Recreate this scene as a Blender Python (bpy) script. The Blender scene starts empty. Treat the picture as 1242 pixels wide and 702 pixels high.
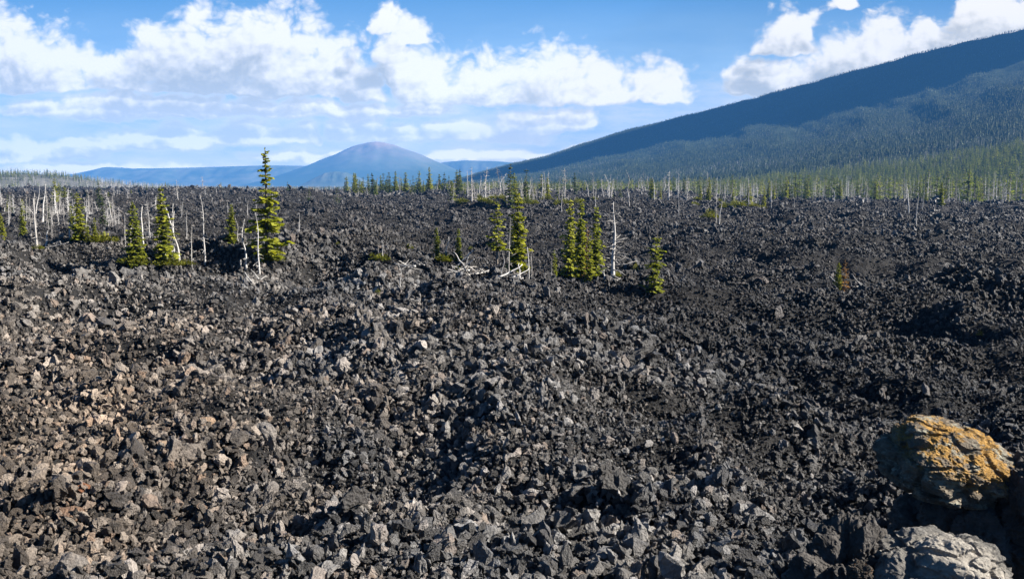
import bpy, bmesh, math, random
import numpy as np
from mathutils import Vector, Matrix, Euler, noise as mnoise

S = bpy.context.scene
COL = S.collection
R = math.radians

# ------------------------------------------------------------------ camera
F = 1075.0                    # focal length in pixels of the 1242 px wide photograph
PITCH = R(6.74)
EYE = 6.5                     # eye height over the lava surface (a viewpoint on a bank)
cam_data = bpy.data.cameras.new("camera")
cam = bpy.data.objects.new("camera", cam_data)
COL.objects.link(cam)
cam.location = (0, 0, EYE)
cam.rotation_euler = (math.pi / 2 - PITCH, 0, 0)
cam_data.sensor_width = 36.0
cam_data.lens = 36.0 * F / 1242.0
cam_data.clip_start = 0.1
cam_data.clip_end = 40000
S.camera = cam

def pix_dir(px, py):
    cx, cy = (px - 621.0) / F, (351.0 - py) / F
    return np.array([cx, math.cos(PITCH) + cy * math.sin(PITCH), -math.sin(PITCH) + cy * math.cos(PITCH)])

# ------------------------------------------------------------------ light
SUN_AZ, SUN_EL = 95.0, 32.0   # degrees clockwise from the view direction, degrees above the horizon
sun_dir = Vector((math.sin(R(SUN_AZ)) * math.cos(R(SUN_EL)), math.cos(R(SUN_AZ)) * math.cos(R(SUN_EL)), math.sin(R(SUN_EL))))
sl = bpy.data.lights.new("sun", "SUN")
sl.energy = 5.0
sl.angle = R(0.5)
sl.color = (1.0, 0.945, 0.86)
so = bpy.data.objects.new("sun", sl)
so.rotation_euler = sun_dir.to_track_quat('Z', 'Y').to_euler()
so.location = (0, 0, 60)
COL.objects.link(so)

S.view_settings.view_transform = 'Standard'
S.view_settings.look = 'None'
S.view_settings.gamma = 1.0
S.view_settings.use_curve_mapping = False
EXPOSURE = 1.7
S.view_settings.exposure = EXPOSURE
S.render.engine = 'CYCLES'
S.cycles.max_bounces = 4
S.cycles.diffuse_bounces = 1
S.cycles.glossy_bounces = 1
S.cycles.transmission_bounces = 2
S.cycles.transparent_max_bounces = 4
S.cycles.volume_bounces = 0
S.cycles.use_denoising = True
S.cycles.caustics_reflective = False
S.cycles.caustics_refractive = False


class NT:
    """small helper around a node tree"""
    def __init__(self, tree):
        self.t = tree; self.n = tree.nodes; self.l = tree.links
    def node(self, typ, **kw):
        nd = self.n.new(typ)
        for k, v in kw.items():
            setattr(nd, k, v)
        return nd
    def put(self, sock, v):
        if hasattr(v, "is_output") or isinstance(v, bpy.types.NodeSocket):
            self.l.new(v, sock)
        elif v is not None:
            sock.default_value = v
    def m(self, op, a, b=None, c=None, clamp=False):
        nd = self.node("ShaderNodeMath", operation=op, use_clamp=clamp)
        for i, v in enumerate((a, b, c)):
            if v is not None:
                self.put(nd.inputs[i], v)
        return nd.outputs[0]
    def v(self, op, a, b=None):
        nd = self.node("ShaderNodeVectorMath", operation=op)
        self.put(nd.inputs[0], a)
        if b is not None:
            self.put(nd.inputs["Scale"] if op == 'SCALE' else nd.inputs[1], b)
        return nd.outputs["Value"] if op in ('LENGTH', 'DOT_PRODUCT', 'DISTANCE') else nd.outputs["Vector"]
    def noise(self, vec, scale, detail=4, rough=0.55, typ='FBM', dim='3D', color=False):
        nd = self.node("ShaderNodeTexNoise", noise_dimensions=dim, noise_type=typ)
        if vec is not None:
            self.put(nd.inputs["Vector"], vec)
        nd.inputs["Scale"].default_value = scale
        nd.inputs["Detail"].default_value = detail
        nd.inputs["Roughness"].default_value = rough
        return nd.outputs["Color" if color else "Fac"]
    def ramp(self, fac, stops, interp='LINEAR'):
        nd = self.node("ShaderNodeValToRGB")
        cr = nd.color_ramp
        cr.interpolation = interp
        while len(cr.elements) < len(stops):
            cr.elements.new(0.5)
        for e, (p, c) in zip(cr.elements, stops):
            e.position = p
            e.color = (*c, 1) if len(c) == 3 else c
        self.put(nd.inputs[0], fac)
        return nd.outputs[0]
    def mix(self, fac, a, b, blend='MIX'):
        nd = self.node("ShaderNodeMix", data_type='RGBA', blend_type=blend)
        self.put(nd.inputs[0], fac)
        for i, v in ((6, a), (7, b)):
            self.put(nd.inputs[i], (*v, 1) if isinstance(v, tuple) and len(v) == 3 else v)
        return nd.outputs[2]
    def smooth(self, x, lo, hi):
        nd = self.node("ShaderNodeMapRange", interpolation_type='SMOOTHSTEP')
        self.put(nd.inputs[0], x)
        nd.inputs[1].default_value = lo
        nd.inputs[2].default_value = hi
        return nd.outputs[0]

# ------------------------------------------------------------------ sky
# cumulus as flat-based heaps laid out by direction: (px, py of the base, half width, height) in photo pixels
CLOUDS = [
    (15, 106, 100, 92), (135, 104, 60, 40), (80, 105, 62, 62), (-60, 100, 70, 70),
    (205, 106, 62, 84), (255, 108, 98, 106), (325, 110, 98, 114), (395, 114, 76, 78), (440, 118, 34, 42),
    (140, 139, 68, 34), (215, 139, 84, 32), (340, 136, 126, 20), (430, 138, 60, 14),
    (515, 120, 56, 66), (585, 122, 64, 62), (668, 121, 78, 74), (735, 121, 46, 46), (800, 120, 56, 50),
    (496, 52, 30, 34), (470, 34, 28, 36), (478, 74, 22, 36), (482, 100, 30, 46), (510, 137, 66, 16),
    (655, 157, 72, 30), (697, 152, 44, 26), (430, 166, 44, 30), (300, 171, 72, 30), (195, 176, 92, 28), (110, 178, 60, 12),
    (60, 190, 70, 22), (10, 192, 60, 28), (560, 166, 80, 22), (490, 168, 56, 18), (365, 168, 30, 24), (620, 168, 60, 14),
    (957, 62, 48, 54), (912, 112, 40, 44), (965, 110, 60, 44), (1012, 104, 68, 62), (1068, 88, 68, 72),
    (1135, 66, 64, 48), (1205, 52, 80, 68), (1022, 8, 26, 24), (1290, 40, 80, 60),
    (620, 190, 150, 10), (120, 206, 170, 10), (400, 190, 120, 9), (45, 134, 56, 14), (735, 182, 60, 8),
]
world = bpy.data.worlds.new("World")
S.world = world
world.use_nodes = True
world.cycles.sampling_method = 'NONE'
W = NT(world.node_tree)
W.n.clear()
out = W.node("ShaderNodeOutputWorld")
sky = W.node("ShaderNodeTexSky", sky_type='NISHITA')
sky.sun_disc = False
sky.sun_elevation = R(SUN_EL)
sky.sun_rotation = R(SUN_AZ)
sky.altitude = 1600
sky.air_density = 0.7
sky.dust_density = 0.2
sky.ozone_density = 1.6
bg = W.node("ShaderNodeBackground")
bg.inputs["Strength"].default_value = 0.05
W.l.new(W.mix(1.0, sky.outputs[0], (0.30, 0.47, 0.62), 'MULTIPLY'), bg.inputs["Color"])  # tint dims the sky so shaded rock gets less fill light
tc = W.node("ShaderNodeTexCoord")
D = tc.outputs["Generated"]
sep = W.node("ShaderNodeSeparateXYZ")
W.l.new(D, sep.inputs[0])
ysafe = W.m('MAXIMUM', sep.outputs[1], 0.05)
uu = W.m('DIVIDE', sep.outputs[0], ysafe)
vv = W.m('DIVIDE', sep.outputs[2], ysafe)
comb = W.node("ShaderNodeCombineXYZ")
W.l.new(uu, comb.inputs[0]); W.l.new(vv, comb.inputs[1])
P0 = W.v('SCALE', comb.outputs[0], 10.0)        # 1 unit = about 0.1 rad


def cloud_field():
    g = bpy.data.node_groups.new("cloud_field", "ShaderNodeTree")
    g.interface.new_socket("P", in_out='INPUT', socket_type='NodeSocketVector')
    g.interface.new_socket("Density", in_out='OUTPUT', socket_type='NodeSocketFloat')
    g.interface.new_socket("Heap", in_out='OUTPUT', socket_type='NodeSocketFloat')
    G = NT(g)
    gi = G.node("NodeGroupInput"); go = G.node("NodeGroupOutput")
    p = gi.outputs[0]
    warp = G.v('SUBTRACT', G.noise(p, 1.9, 3, 0.55, color=True, dim='2D'), (0.5, 0.5, 0.5))
    q = G.v('ADD', p, G.v('MULTIPLY', warp, (0.50, 0.20, 0)))
    acc = None
    for (px, py, rx, h) in CLOUDS:
        d = pix_dir(px, py)
        cu, cv = d[0] / d[1] * 10, d[2] / d[1] * 10
        e = G.v('SUBTRACT', q, (cu, cv, 0.0))
        e = G.v('MULTIPLY', e, (F / 10 / rx, F / 10 / h, 0.0))
        e = G.v('MAXIMUM', e, G.v('MULTIPLY', e, (1.0, -h / 8.0, 1.0)))
        ln = G.v('LENGTH', e)
        if acc is None:
            acc = ln
        else:
            nd = G.node("ShaderNodeMath", operation='SMOOTH_MIN')
            G.put(nd.inputs[0], acc); G.put(nd.inputs[1], ln); nd.inputs[2].default_value = 0.12
            acc = nd.outputs[0]
    base = G.m('SUBTRACT', 1.11, acc)
    ps = G.v('ADD', G.v('MULTIPLY', p, (1.0, 1.3, 1.0)), G.v('SCALE', warp, 0.25))
    vor = G.node("ShaderNodeTexVoronoi", feature='F1', voronoi_dimensions='2D')
    G.put(vor.inputs["Vector"], ps)
    vor.inputs["Scale"].default_value = 4.2
    vor.inputs["Detail"].default_value = 2.0
    vor.inputs["Roughness"].default_value = 0.6
    bil = G.m('SUBTRACT', 0.40, vor.outputs["Distance"])
    n1 = G.m('SUBTRACT', G.noise(ps, 2.6, 9, 0.58, dim='2D'), 0.5)
    dens = G.m('ADD', G.m('MINIMUM', base, 0.6), G.m('MULTIPLY', bil, 0.26))
    dens = G.m('ADD', dens, G.m('MULTIPLY', n1, 0.8))
    G.l.new(dens, go.inputs[0]); G.l.new(base, go.inputs[1])
    return g

cg = cloud_field()
def dens_at(off):
    nd = W.node("ShaderNodeGroup"); nd.node_tree = cg
    W.put(nd.inputs[0], W.v('ADD', P0, off) if off else P0)
    return nd.outputs
d0, h0 = dens_at(None)
d1, h1 = dens_at((0.06, 0.09, 0.0))              # steps towards the sun, up and to the right
d2, h2 = dens_at((0.20, 0.22, 0.0))
d3, h3 = dens_at((0.42, 0.48, 0.0))
alpha = W.smooth(d0, -0.05, 0.32)
fine = W.m('SUBTRACT', d0, d1)
depth = W.m('ADD', W.m('MULTIPLY', W.m('MAXIMUM', d2, 0.0), 0.75), W.m('MULTIPLY', W.m('MAXIMUM', h3, 0.0), 0.85))
lit = W.smooth(W.m('SUBTRACT', W.m('MULTIPLY', fine, 0.9), depth), -1.02, -0.03)
lit = W.m('ADD', lit, W.m('MULTIPLY', W.smooth(vv, 0.12, 0.05), 0.28), clamp=True)
CW = 1.02 / 2 ** EXPOSURE
gray = (0.56 * CW, 0.57 * CW, 0.54 * CW)
white = (1.24 * CW, 1.18 * CW, 1.08 * CW)
ccol = W.mix(lit, gray, white)
thin = W.smooth(d0, 0.02, 0.42)
ccol = W.mix(W.m('MULTIPLY', W.m('SUBTRACT', 1.0, thin), 0.6), ccol, (0.98 * CW, 0.98 * CW, 0.99 * CW))
low = W.smooth(vv, 0.17, 0.0)
ccol = W.mix(low, ccol, W.mix(1.0, ccol, (1.60, 1.47, 1.14), 'MULTIPLY'))
cbg = W.node("ShaderNodeBackground")
W.l.new(ccol, cbg.inputs["Color"])
# sky gradient painted over the front, covering most of the dimmed sky there
KE = 1.0 / 2 ** EXPOSURE
streak = W.noise(W.v('MULTIPLY', P0, (0.7, 3.2, 1.0)), 1.3, 5, 0.6, dim='2D')
elev = W.m('ADD', vv, W.m('MULTIPLY', W.m('MULTIPLY', W.m('SUBTRACT', 0.5, streak), 0.16), W.smooth(vv, 0.22, 0.02)))
skyc = W.ramp(W.m('MULTIPLY', elev, 4.0), [(0.0, (1.60 * KE, 1.42 * KE, 1.12 * KE)), (0.29, (1.04 * KE, 1.06 * KE, 1.04 * KE)), (0.50, (0.45 * KE, 0.69 * KE, 0.95 * KE)), (0.85, (0.105 * KE, 0.335 * KE, 0.70 * KE)), (1.0, (0.07 * KE, 0.26 * KE, 0.60 * KE))])
front_sky_mix = 0.9
vbg = W.node("ShaderNodeBackground")
W.l.new(skyc, vbg.inputs["Color"])
hor = W.m('SQRT', W.m('ADD', W.m('MULTIPLY', sep.outputs[0], sep.outputs[0]), W.m('MULTIPLY', sep.outputs[1], sep.outputs[1])))
front = W.smooth(W.m('DIVIDE', sep.outputs[1], hor), 0.62, 0.80)
front = W.m('MULTIPLY', front, W.m('LESS_THAN', sep.outputs[2], 0.40))
front = W.m('MULTIPLY', front, W.m('GREATER_THAN', sep.outputs[2], -0.02))
m1 = W.node("ShaderNodeMixShader"); m1.inputs[0].default_value = front_sky_mix; W.l.new(bg.outputs[0], m1.inputs[1]); W.l.new(vbg.outputs[0], m1.inputs[2])
m2 = W.node("ShaderNodeMixShader"); W.l.new(alpha, m2.inputs[0]); W.l.new(m1.outputs[0], m2.inputs[1]); W.l.new(cbg.outputs[0], m2.inputs[2])
m3 = W.node("ShaderNodeMixShader"); W.l.new(front, m3.inputs[0]); W.l.new(bg.outputs[0], m3.inputs[1]); W.l.new(m2.outputs[0], m3.inputs[2])
W.l.new(m3.outputs[0], out.inputs["Surface"])

# ------------------------------------------------------------------ noise in numpy
def _hash(ix, iy, seed):
    h = (ix.astype(np.int64) * 374761393 + iy.astype(np.int64) * 668265263 + seed * 1442695041) & 0xFFFFFFFF
    h = ((h ^ (h >> 13)) * 1274126177) & 0xFFFFFFFF
    h = ((h ^ (h >> 16)) * 2246822519) & 0xFFFFFFFF
    return (h ^ (h >> 15)) & 0xFFFFFF

def gnoise(x, y, seed=0):
    x = np.asarray(x, float); y = np.asarray(y, float)
    ix, iy = np.floor(x), np.floor(y)
    fx, fy = x - ix, y - iy
    u = fx * fx * fx * (fx * (fx * 6 - 15) + 10); w = fy * fy * fy * (fy * (fy * 6 - 15) + 10)
    def g(dx, dy):
        a = _hash(ix + dx, iy + dy, seed) / float(0xFFFFFF) * 2 * math.pi
        return np.cos(a) * (fx - dx) + np.sin(a) * (fy - dy)
    a = g(0, 0) * (1 - u) + g(1, 0) * u
    b = g(0, 1) * (1 - u) + g(1, 1) * u
    return (a * (1 - w) + b * w) * 1.5

def fbm(x, y, o=4, seed=0, gain=0.5):
    s, a = 0.0, 1.0
    for i in range(o):
        s = s + a * gnoise(x, y, seed + i * 17)
        x, y, a = x * 2.03 + 13.7, y * 2.03 - 7.3, a * gain
    return s

def ridged(x, y, o=3, seed=0):
    s, a = 0.0, 1.0
    for i in range(o):
        s = s + a * (1 - 2 * np.abs(gnoise(x, y, seed + i * 31)))
        x, y, a = x * 2.1 + 5.1, y * 2.1 + 3.3, a * 0.5
    return s

def sm(x, a, b):
    t = np.clip((np.asarray(x, float) - a) / (b - a), 0, 1)
    return t * t * (3 - 2 * t)

# ------------------------------------------------------------------ terrain
def lava_edge(az):
    return np.interp(az, [-60, -30, -15, 0, 8, 18, 30, 60], [980, 920, 800, 680, 600, 500, 400, 380])

def lava_mask(x, y):
    r = np.hypot(x, y); az = np.degrees(np.arctan2(x, y))
    e = lava_edge(az) * (1 + 0.06 * fbm(x / 70, y / 70, 3, 91))
    return 1 - sm(r, e - 6, e + 14)

def terrain(x, y, fine=True):
    x = np.asarray(x, float); y = np.asarray(y, float)
    r = np.hypot(x, y)
    z = 0.75 * fbm(x / 42, y / 42, 3, 3) * sm(r, 10, 70)
    z = z + 0.85 * ridged(x / 14, y / 11, 3, 7) * sm(r, 12, 26)
    z = z + 1.9 * fbm(x / 150, y / 80, 3, 11) * sm(r, 110, 300)
    z = z + 1.9 * (ridged(x / 60, y / 34, 3, 19) - 0.4) * sm(r, 90, 240)
    if fine:
        z = z + 0.72 * fbm(x / 4.6, y / 3.8, 3, 23) * sm(r, 6, 14) - 1.6 * np.clip(gnoise(x / 5.5, y / 4.5, 29) - 0.25, 0, 1) * sm(r, 10, 16)
    # the near field is a swell; the ground drops to a lower floor on its right side
    side = (x - 4.0) - (-12.0 / 47.0) * (y - 13.0) + 1.6 * gnoise(x / 9, y / 9, 37)
    z = z - 1.9 * sm(side, -4.0, 14.0) * (1 - 0.45 * sm(r, 90, 260)) - 2.2 * sm(np.degrees(np.arctan2(x, y)), 6, 16) * sm(r, 120, 240)
    # crest in front of the tree islands, with a hollow behind it
    yc = 56 + 0.05 * x + 5 * gnoise(x / 22, x * 0 + 2.5, 5)
    z = z + 0.7 * (ridged(x / 30, y / 22, 2, 53) - 0.3) * sm(r, 14, 34) * (1 - sm(r, 90, 140))
    z = z + 1.2 * np.exp(-((y - yc) / 7.0) ** 2) - 1.0 * np.exp(-((y - yc - 14) / 9.0) ** 2)
    # the rims of the flow stand a little higher than its middle
    m = lava_mask(x, y)
    z = z * m + (1 - m) * (-7.0 + 1.2 * fbm(x / 220, y / 220, 3, 41))
    # bank under the viewpoint
    b = np.interp(r, [0, 2, 4, 6, 8, 10, 12, 14.5], [4.85, 4.7, 3.9, 2.9, 1.9, 1.0, 0.2, -3])
    k = ((x - 3.0) / 1.9) ** 2 + ((y - 4.9) / 1.6) ** 2
    b = np.maximum(b, np.where(r < 14, 0.9 + 2.75 * np.exp(-k * 0.9), -3))
    z = np.where(r < 14.5, np.maximum(z, b), z)
    return z

def ground_hit(px, py):
    """the first point of the lava that the ray through a photo pixel meets"""
    d = pix_dir(px, py)
    t = np.concatenate([np.arange(9, 150, 0.25), np.arange(150, 1000, 1.0)]) / math.hypot(d[0], d[1])
    X, Y, Z = d[0] * t, d[1] * t, EYE + d[2] * t
    below = np.nonzero(Z < terrain(X, Y))[0]
    i = below[0] if len(below) else len(t) - 1
    return float(X[i]), float(Y[i]), float(terrain(X[i], Y[i]))

def at_dist(px, dist):
    d = pix_dir(px, 300)
    t = dist / d[1]
    x, y = d[0] * t, d[1] * t
    return float(x), float(y), float(terrain(x, y))

# ------------------------------------------------------------------ object helpers
def link(o, parent=None):
    COL.objects.link(o)
    if parent is not None:
        o.parent = parent
    return o

def mesh_from(name, verts, faces, mat=None, smooth=False):
    me = bpy.data.meshes.new(name)
    me.from_pydata([tuple(v) for v in verts], [], faces)
    if smooth:
        me.polygons.foreach_set("use_smooth", [True] * len(me.polygons))
    if mat:
        me.materials.append(mat)
    me.update()
    return me

def grid_mesh(name, X, Y, Z, mat, smooth=True):
    nr, nc = X.shape
    co = np.stack([X, Y, Z], -1).reshape(-1, 3)
    idx = np.arange(nr * nc).reshape(nr, nc)
    q = np.stack([idx[:-1, :-1], idx[:-1, 1:], idx[1:, 1:], idx[1:, :-1]], -1).reshape(-1, 4)
    me = bpy.data.meshes.new(name)
    me.vertices.add(len(co)); me.vertices.foreach_set("co", co.ravel())
    me.loops.add(q.size); me.loops.foreach_set("vertex_index", q.ravel().astype(np.int32))
    me.polygons.add(len(q))
    me.polygons.foreach_set("loop_start", (np.arange(len(q)) * 4).astype(np.int32))
    me.polygons.foreach_set("use_smooth", np.full(len(q), smooth))
    me.update(calc_edges=True); me.validate()
    me.materials.append(mat)
    return me

def new_mat(name):
    m = bpy.data.materials.new(name)
    m.use_nodes = True
    t = NT(m.node_tree)
    b = t.n["Principled BSDF"]
    b.inputs["Specular IOR Level"].default_value = 0.25
    return m, t, b

# ------------------------------------------------------------------ materials
def lava_color(t, seed_sock=None):
    """basalt clinker: charcoal to warm grey, rusty in places, by place on the flow and by rock"""
    geo = t.node("ShaderNodeNewGeometry")
    pos = geo.outputs["Position"]
    big = t.noise(pos, 0.055, 3, 0.6)
    mid = t.noise(pos, 0.6, 3, 0.6)
    fac = t.m('ADD', t.m('MULTIPLY', big, 0.5), t.m('MULTIPLY', mid, 0.5))
    return pos, fac

def make_rock_mat(name, bright=1.0, scale=1.0, tone=None):
    m, t, b = new_mat(name)
    pos, fac = lava_color(t)
    oi = t.node("ShaderNodeObjectInfo")
    rnd = oi.outputs["Random"]
    tcn = t.node("ShaderNodeTexCoord")
    oc = t.v('ADD', tcn.outputs["Object"], t.v('SCALE', oi.outputs["Location"], 3.7))
    mid_ = t.noise(pos, 0.16, 4, 0.65)
    # by-rock colour
    c = t.ramp(rnd, [(0.0, (0.052, 0.050, 0.049)), (0.30, (0.088, 0.085, 0.082)), (0.58, (0.158, 0.153, 0.148)), (0.84, (0.30, 0.292, 0.282)), (0.92, (0.21, 0.170, 0.142)), (1.0, (0.37, 0.36, 0.35))])
    if tone:
        c = t.mix(1.0, c, tone)
    sxyz = t.node("ShaderNodeSeparateXYZ"); t.l.new(pos, sxyz.inputs[0])
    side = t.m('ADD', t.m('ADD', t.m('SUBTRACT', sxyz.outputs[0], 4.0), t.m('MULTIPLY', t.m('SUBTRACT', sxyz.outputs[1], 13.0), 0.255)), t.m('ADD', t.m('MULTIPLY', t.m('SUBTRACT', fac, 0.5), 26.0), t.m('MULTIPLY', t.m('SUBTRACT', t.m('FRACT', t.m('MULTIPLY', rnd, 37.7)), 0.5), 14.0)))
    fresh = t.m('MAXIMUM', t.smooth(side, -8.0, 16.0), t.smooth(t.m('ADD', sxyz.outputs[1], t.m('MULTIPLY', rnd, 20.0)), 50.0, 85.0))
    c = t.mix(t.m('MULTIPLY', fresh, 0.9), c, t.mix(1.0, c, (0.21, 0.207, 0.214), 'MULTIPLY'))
    wide = t.ramp(fac, [(0.36, (0.66, 0.71, 0.78)), (0.50, (0.97, 0.96, 0.95)), (0.64, (1.26, 1.20, 1.12))])
    c = t.mix(1.0, c, wide, 'MULTIPLY')
    rust = t.m('MULTIPLY', t.smooth(t.m('ADD', t.m('MULTIPLY', sxyz.outputs[0], -1.0), t.m('MULTIPLY', t.m('SUBTRACT', mid_, 0.5), 30.0)), -2.0, 12.0), t.smooth(sxyz.outputs[1], 48.0, 26.0))
    c = t.mix(rust, c, t.mix(1.0, c, (1.07, 0.92, 0.78), 'MULTIPLY'))
    sp = t.noise(oc, 5.5 * scale, 5, 0.65)
    c = t.mix(1.0, c, t.ramp(sp, [(0.30, (0.70, 0.68, 0.67)), (0.52, (1.0, 1.0, 1.0)), (0.72, (1.28, 1.23, 1.18))]), 'MULTIPLY')
    if bright != 1.0:
        c = t.mix(1.0, c, (bright, bright, bright), 'MULTIPLY')
    t.l.new(c, b.inputs["Base Color"])
    b.inputs["Roughness"].default_value = 0.45
    b.inputs["Specular IOR Level"].default_value = 0.28
    n1 = t.noise(oc, 7.0 * scale, 6, 0.7)
    v = t.node("ShaderNodeTexVoronoi"); v.inputs["Scale"].default_value = 11 * scale
    t.put(v.inputs["Vector"], oc)
    hgt = t.m('ADD', n1, t.m('MULTIPLY', v.outputs["Distance"], 0.35))
    bp = t.node("ShaderNodeBump"); bp.inputs["Strength"].default_value = 0.8; bp.inputs["Distance"].default_value = 0.13
    t.l.new(hgt, bp.inputs["Height"]); t.l.new(bp.outputs[0], b.inputs["Normal"])
    return m

MAT_ROCK = make_rock_mat("lava_rock")
MAT_TONE = {k: make_rock_mat("lava_block_" + k, tone=v) for k, v in {"dark": (0.075, 0.072, 0.070), "grey": (0.17, 0.165, 0.16), "pale": (0.33, 0.32, 0.305), "tan": (0.29, 0.235, 0.185), "brown": (0.17, 0.125, 0.098), "rust": (0.20, 0.105, 0.065)}.items()}

def make_ground_mat():
    m, t, b = new_mat("ground")
    at = t.node("ShaderNodeAttribute"); at.attribute_name = "lava"
    geo = t.node("ShaderNodeNewGeometry"); pos = geo.outputs["Position"]
    n = t.noise(pos, 1.8, 6, 0.7)
    lava = t.ramp(n, [(0.35, (0.012, 0.0115, 0.0115)), (0.6, (0.024, 0.0225, 0.0215)), (0.8, (0.045, 0.040, 0.036))])  # painted far darker than the rocks so gaps between them look deeply shaded
    n2 = t.noise(pos, 0.02, 5, 0.65)
    soil = t.ramp(n2, [(0.35, (0.05, 0.06, 0.036)), (0.55, (0.09, 0.088, 0.07)), (0.75, (0.14, 0.132, 0.115))])
    c = t.mix(at.outputs["Fac"], soil, lava)
    t.l.new(c, b.inputs["Base Color"])
    b.inputs["Roughness"].default_value = 0.95
    vor = t.node("ShaderNodeTexVoronoi"); vor.inputs["Scale"].default_value = 1.4; t.put(vor.inputs["Vector"], pos)
    h = t.m('ADD', t.m('MULTIPLY', vor.outputs["Distance"], 0.6), n)
    bp = t.node("ShaderNodeBump"); bp.inputs["Strength"].default_value = 1.0; bp.inputs["Distance"].default_value = 0.5
    t.l.new(h, bp.inputs["Height"]); t.l.new(bp.outputs[0], b.inputs["Normal"])
    return m

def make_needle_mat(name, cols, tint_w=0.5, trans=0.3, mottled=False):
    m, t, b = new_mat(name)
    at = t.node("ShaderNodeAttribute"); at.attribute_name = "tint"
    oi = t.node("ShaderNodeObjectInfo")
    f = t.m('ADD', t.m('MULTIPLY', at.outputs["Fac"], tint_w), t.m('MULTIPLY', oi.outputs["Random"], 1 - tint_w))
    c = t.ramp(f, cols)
    t.l.new(c, b.inputs["Base Color"])
    b.inputs["Roughness"].default_value = 0.7
    tr = t.node("ShaderNodeBsdfTranslucent")
    t.l.new(t.mix(1.0, c, (1.15, 1.2, 0.6), 'MULTIPLY'), tr.inputs["Color"])
    mx = t.node("ShaderNodeMixShader"); mx.inputs[0].default_value = trans
    t.l.new(b.outputs[0], mx.inputs[1]); t.l.new(tr.outputs[0], mx.inputs[2])
    t.l.new(mx.outputs[0], t.n["Material Output"].inputs["Surface"])
    return m

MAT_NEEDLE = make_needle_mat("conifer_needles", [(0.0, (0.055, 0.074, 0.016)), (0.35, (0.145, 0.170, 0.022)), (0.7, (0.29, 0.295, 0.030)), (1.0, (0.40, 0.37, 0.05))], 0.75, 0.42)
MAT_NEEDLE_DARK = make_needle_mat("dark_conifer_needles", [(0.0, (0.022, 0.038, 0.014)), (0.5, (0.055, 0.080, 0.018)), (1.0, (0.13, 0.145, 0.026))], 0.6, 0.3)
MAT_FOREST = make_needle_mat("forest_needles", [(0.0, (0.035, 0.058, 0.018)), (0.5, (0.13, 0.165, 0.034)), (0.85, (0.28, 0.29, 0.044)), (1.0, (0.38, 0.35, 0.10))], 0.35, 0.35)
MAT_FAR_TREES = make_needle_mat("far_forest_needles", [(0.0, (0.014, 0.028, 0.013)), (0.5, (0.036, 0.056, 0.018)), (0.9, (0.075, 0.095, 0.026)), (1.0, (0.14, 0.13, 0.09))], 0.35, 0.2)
MAT_RUST = make_needle_mat("rusty_needles", [(0.0, (0.16, 0.085, 0.025)), (0.5, (0.30, 0.15, 0.04)), (1.0, (0.38, 0.24, 0.06))], 0.7, 0.3)
MAT_SHRUB = make_needle_mat("shrub_leaves", [(0.0, (0.07, 0.085, 0.015)), (0.5, (0.15, 0.155, 0.022)), (1.0, (0.25, 0.23, 0.04))], 0.7, 0.3)

def make_wood(name, cols):
    m, t, b = new_mat(name)
    tcn = t.node("ShaderNodeTexCoord")
    n = t.noise(t.v('MULTIPLY', tcn.outputs["Object"], (9, 9, 1.2)), 1.0, 5, 0.65)
    oi = t.node("ShaderNodeObjectInfo")
    f = t.m('ADD', t.m('MULTIPLY', n, 0.7), t.m('MULTIPLY', oi.outputs["Random"], 0.3))
    t.l.new(t.ramp(f, cols), b.inputs["Base Color"])
    b.inputs["Roughness"].default_value = 0.8
    bp = t.node("ShaderNodeBump"); bp.inputs["Strength"].default_value = 0.5; bp.inputs["Distance"].default_value = 0.05
    t.l.new(n, bp.inputs["Height"]); t.l.new(bp.outputs[0], b.inputs["Normal"])
    return m

MAT_DEAD = make_wood("bleached_wood", [(0.22, (0.17, 0.155, 0.14)), (0.5, (0.40, 0.38, 0.355)), (0.78, (0.62, 0.60, 0.57))])
MAT_BARK = make_wood("bark", [(0.25, (0.06, 0.048, 0.04)), (0.5, (0.13, 0.11, 0.09)), (0.75, (0.22, 0.19, 0.165))])
MAT_GREYTWIG = make_wood("grey_twigs", [(0.25, (0.15, 0.135, 0.12)), (0.5, (0.28, 0.26, 0.24)), (0.75, (0.42, 0.40, 0.375))])

# ------------------------------------------------------------------ the ground sheet
def build_ground():
    fine = np.radians(np.linspace(-40, 40, 721))
    side = np.radians(np.linspace(40, 320, 113))[1:]
    az = np.concatenate([fine, side])
    rr = np.concatenate([[0.0], 1.5 * np.exp(np.arange(0, 1) * 0.0), np.geomspace(2.0, 14, 60), np.geomspace(14.2, 1000, 520)[0:], np.geomspace(1010, 12300, 80)])
    A, RR = np.meshgrid(az, rr)
    X, Y = RR * np.sin(A), RR * np.cos(A)
    Z = terrain(X, Y)
    far = (RR > 14) & (RR < 1050)
    Z = Z + np.where(far, np.clip(RR * 0.0011, 0.05, 0.55) * fbm(X / np.maximum(RR * 0.012, 0.4), Y / np.maximum(RR * 0.012, 0.4), 2, 71), 0) * lava_mask(X, Y)
    me = grid_mesh("ground", X, Y, Z - 0.05, make_ground_mat())
    a = me.attributes.new("lava", 'FLOAT', 'POINT')
    a.data.foreach_set("value", lava_mask(X, Y).ravel().astype(np.float32))
    o = link(bpy.data.objects.new("ground", me))
    o["kind"] = "structure"
build_ground()

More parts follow.
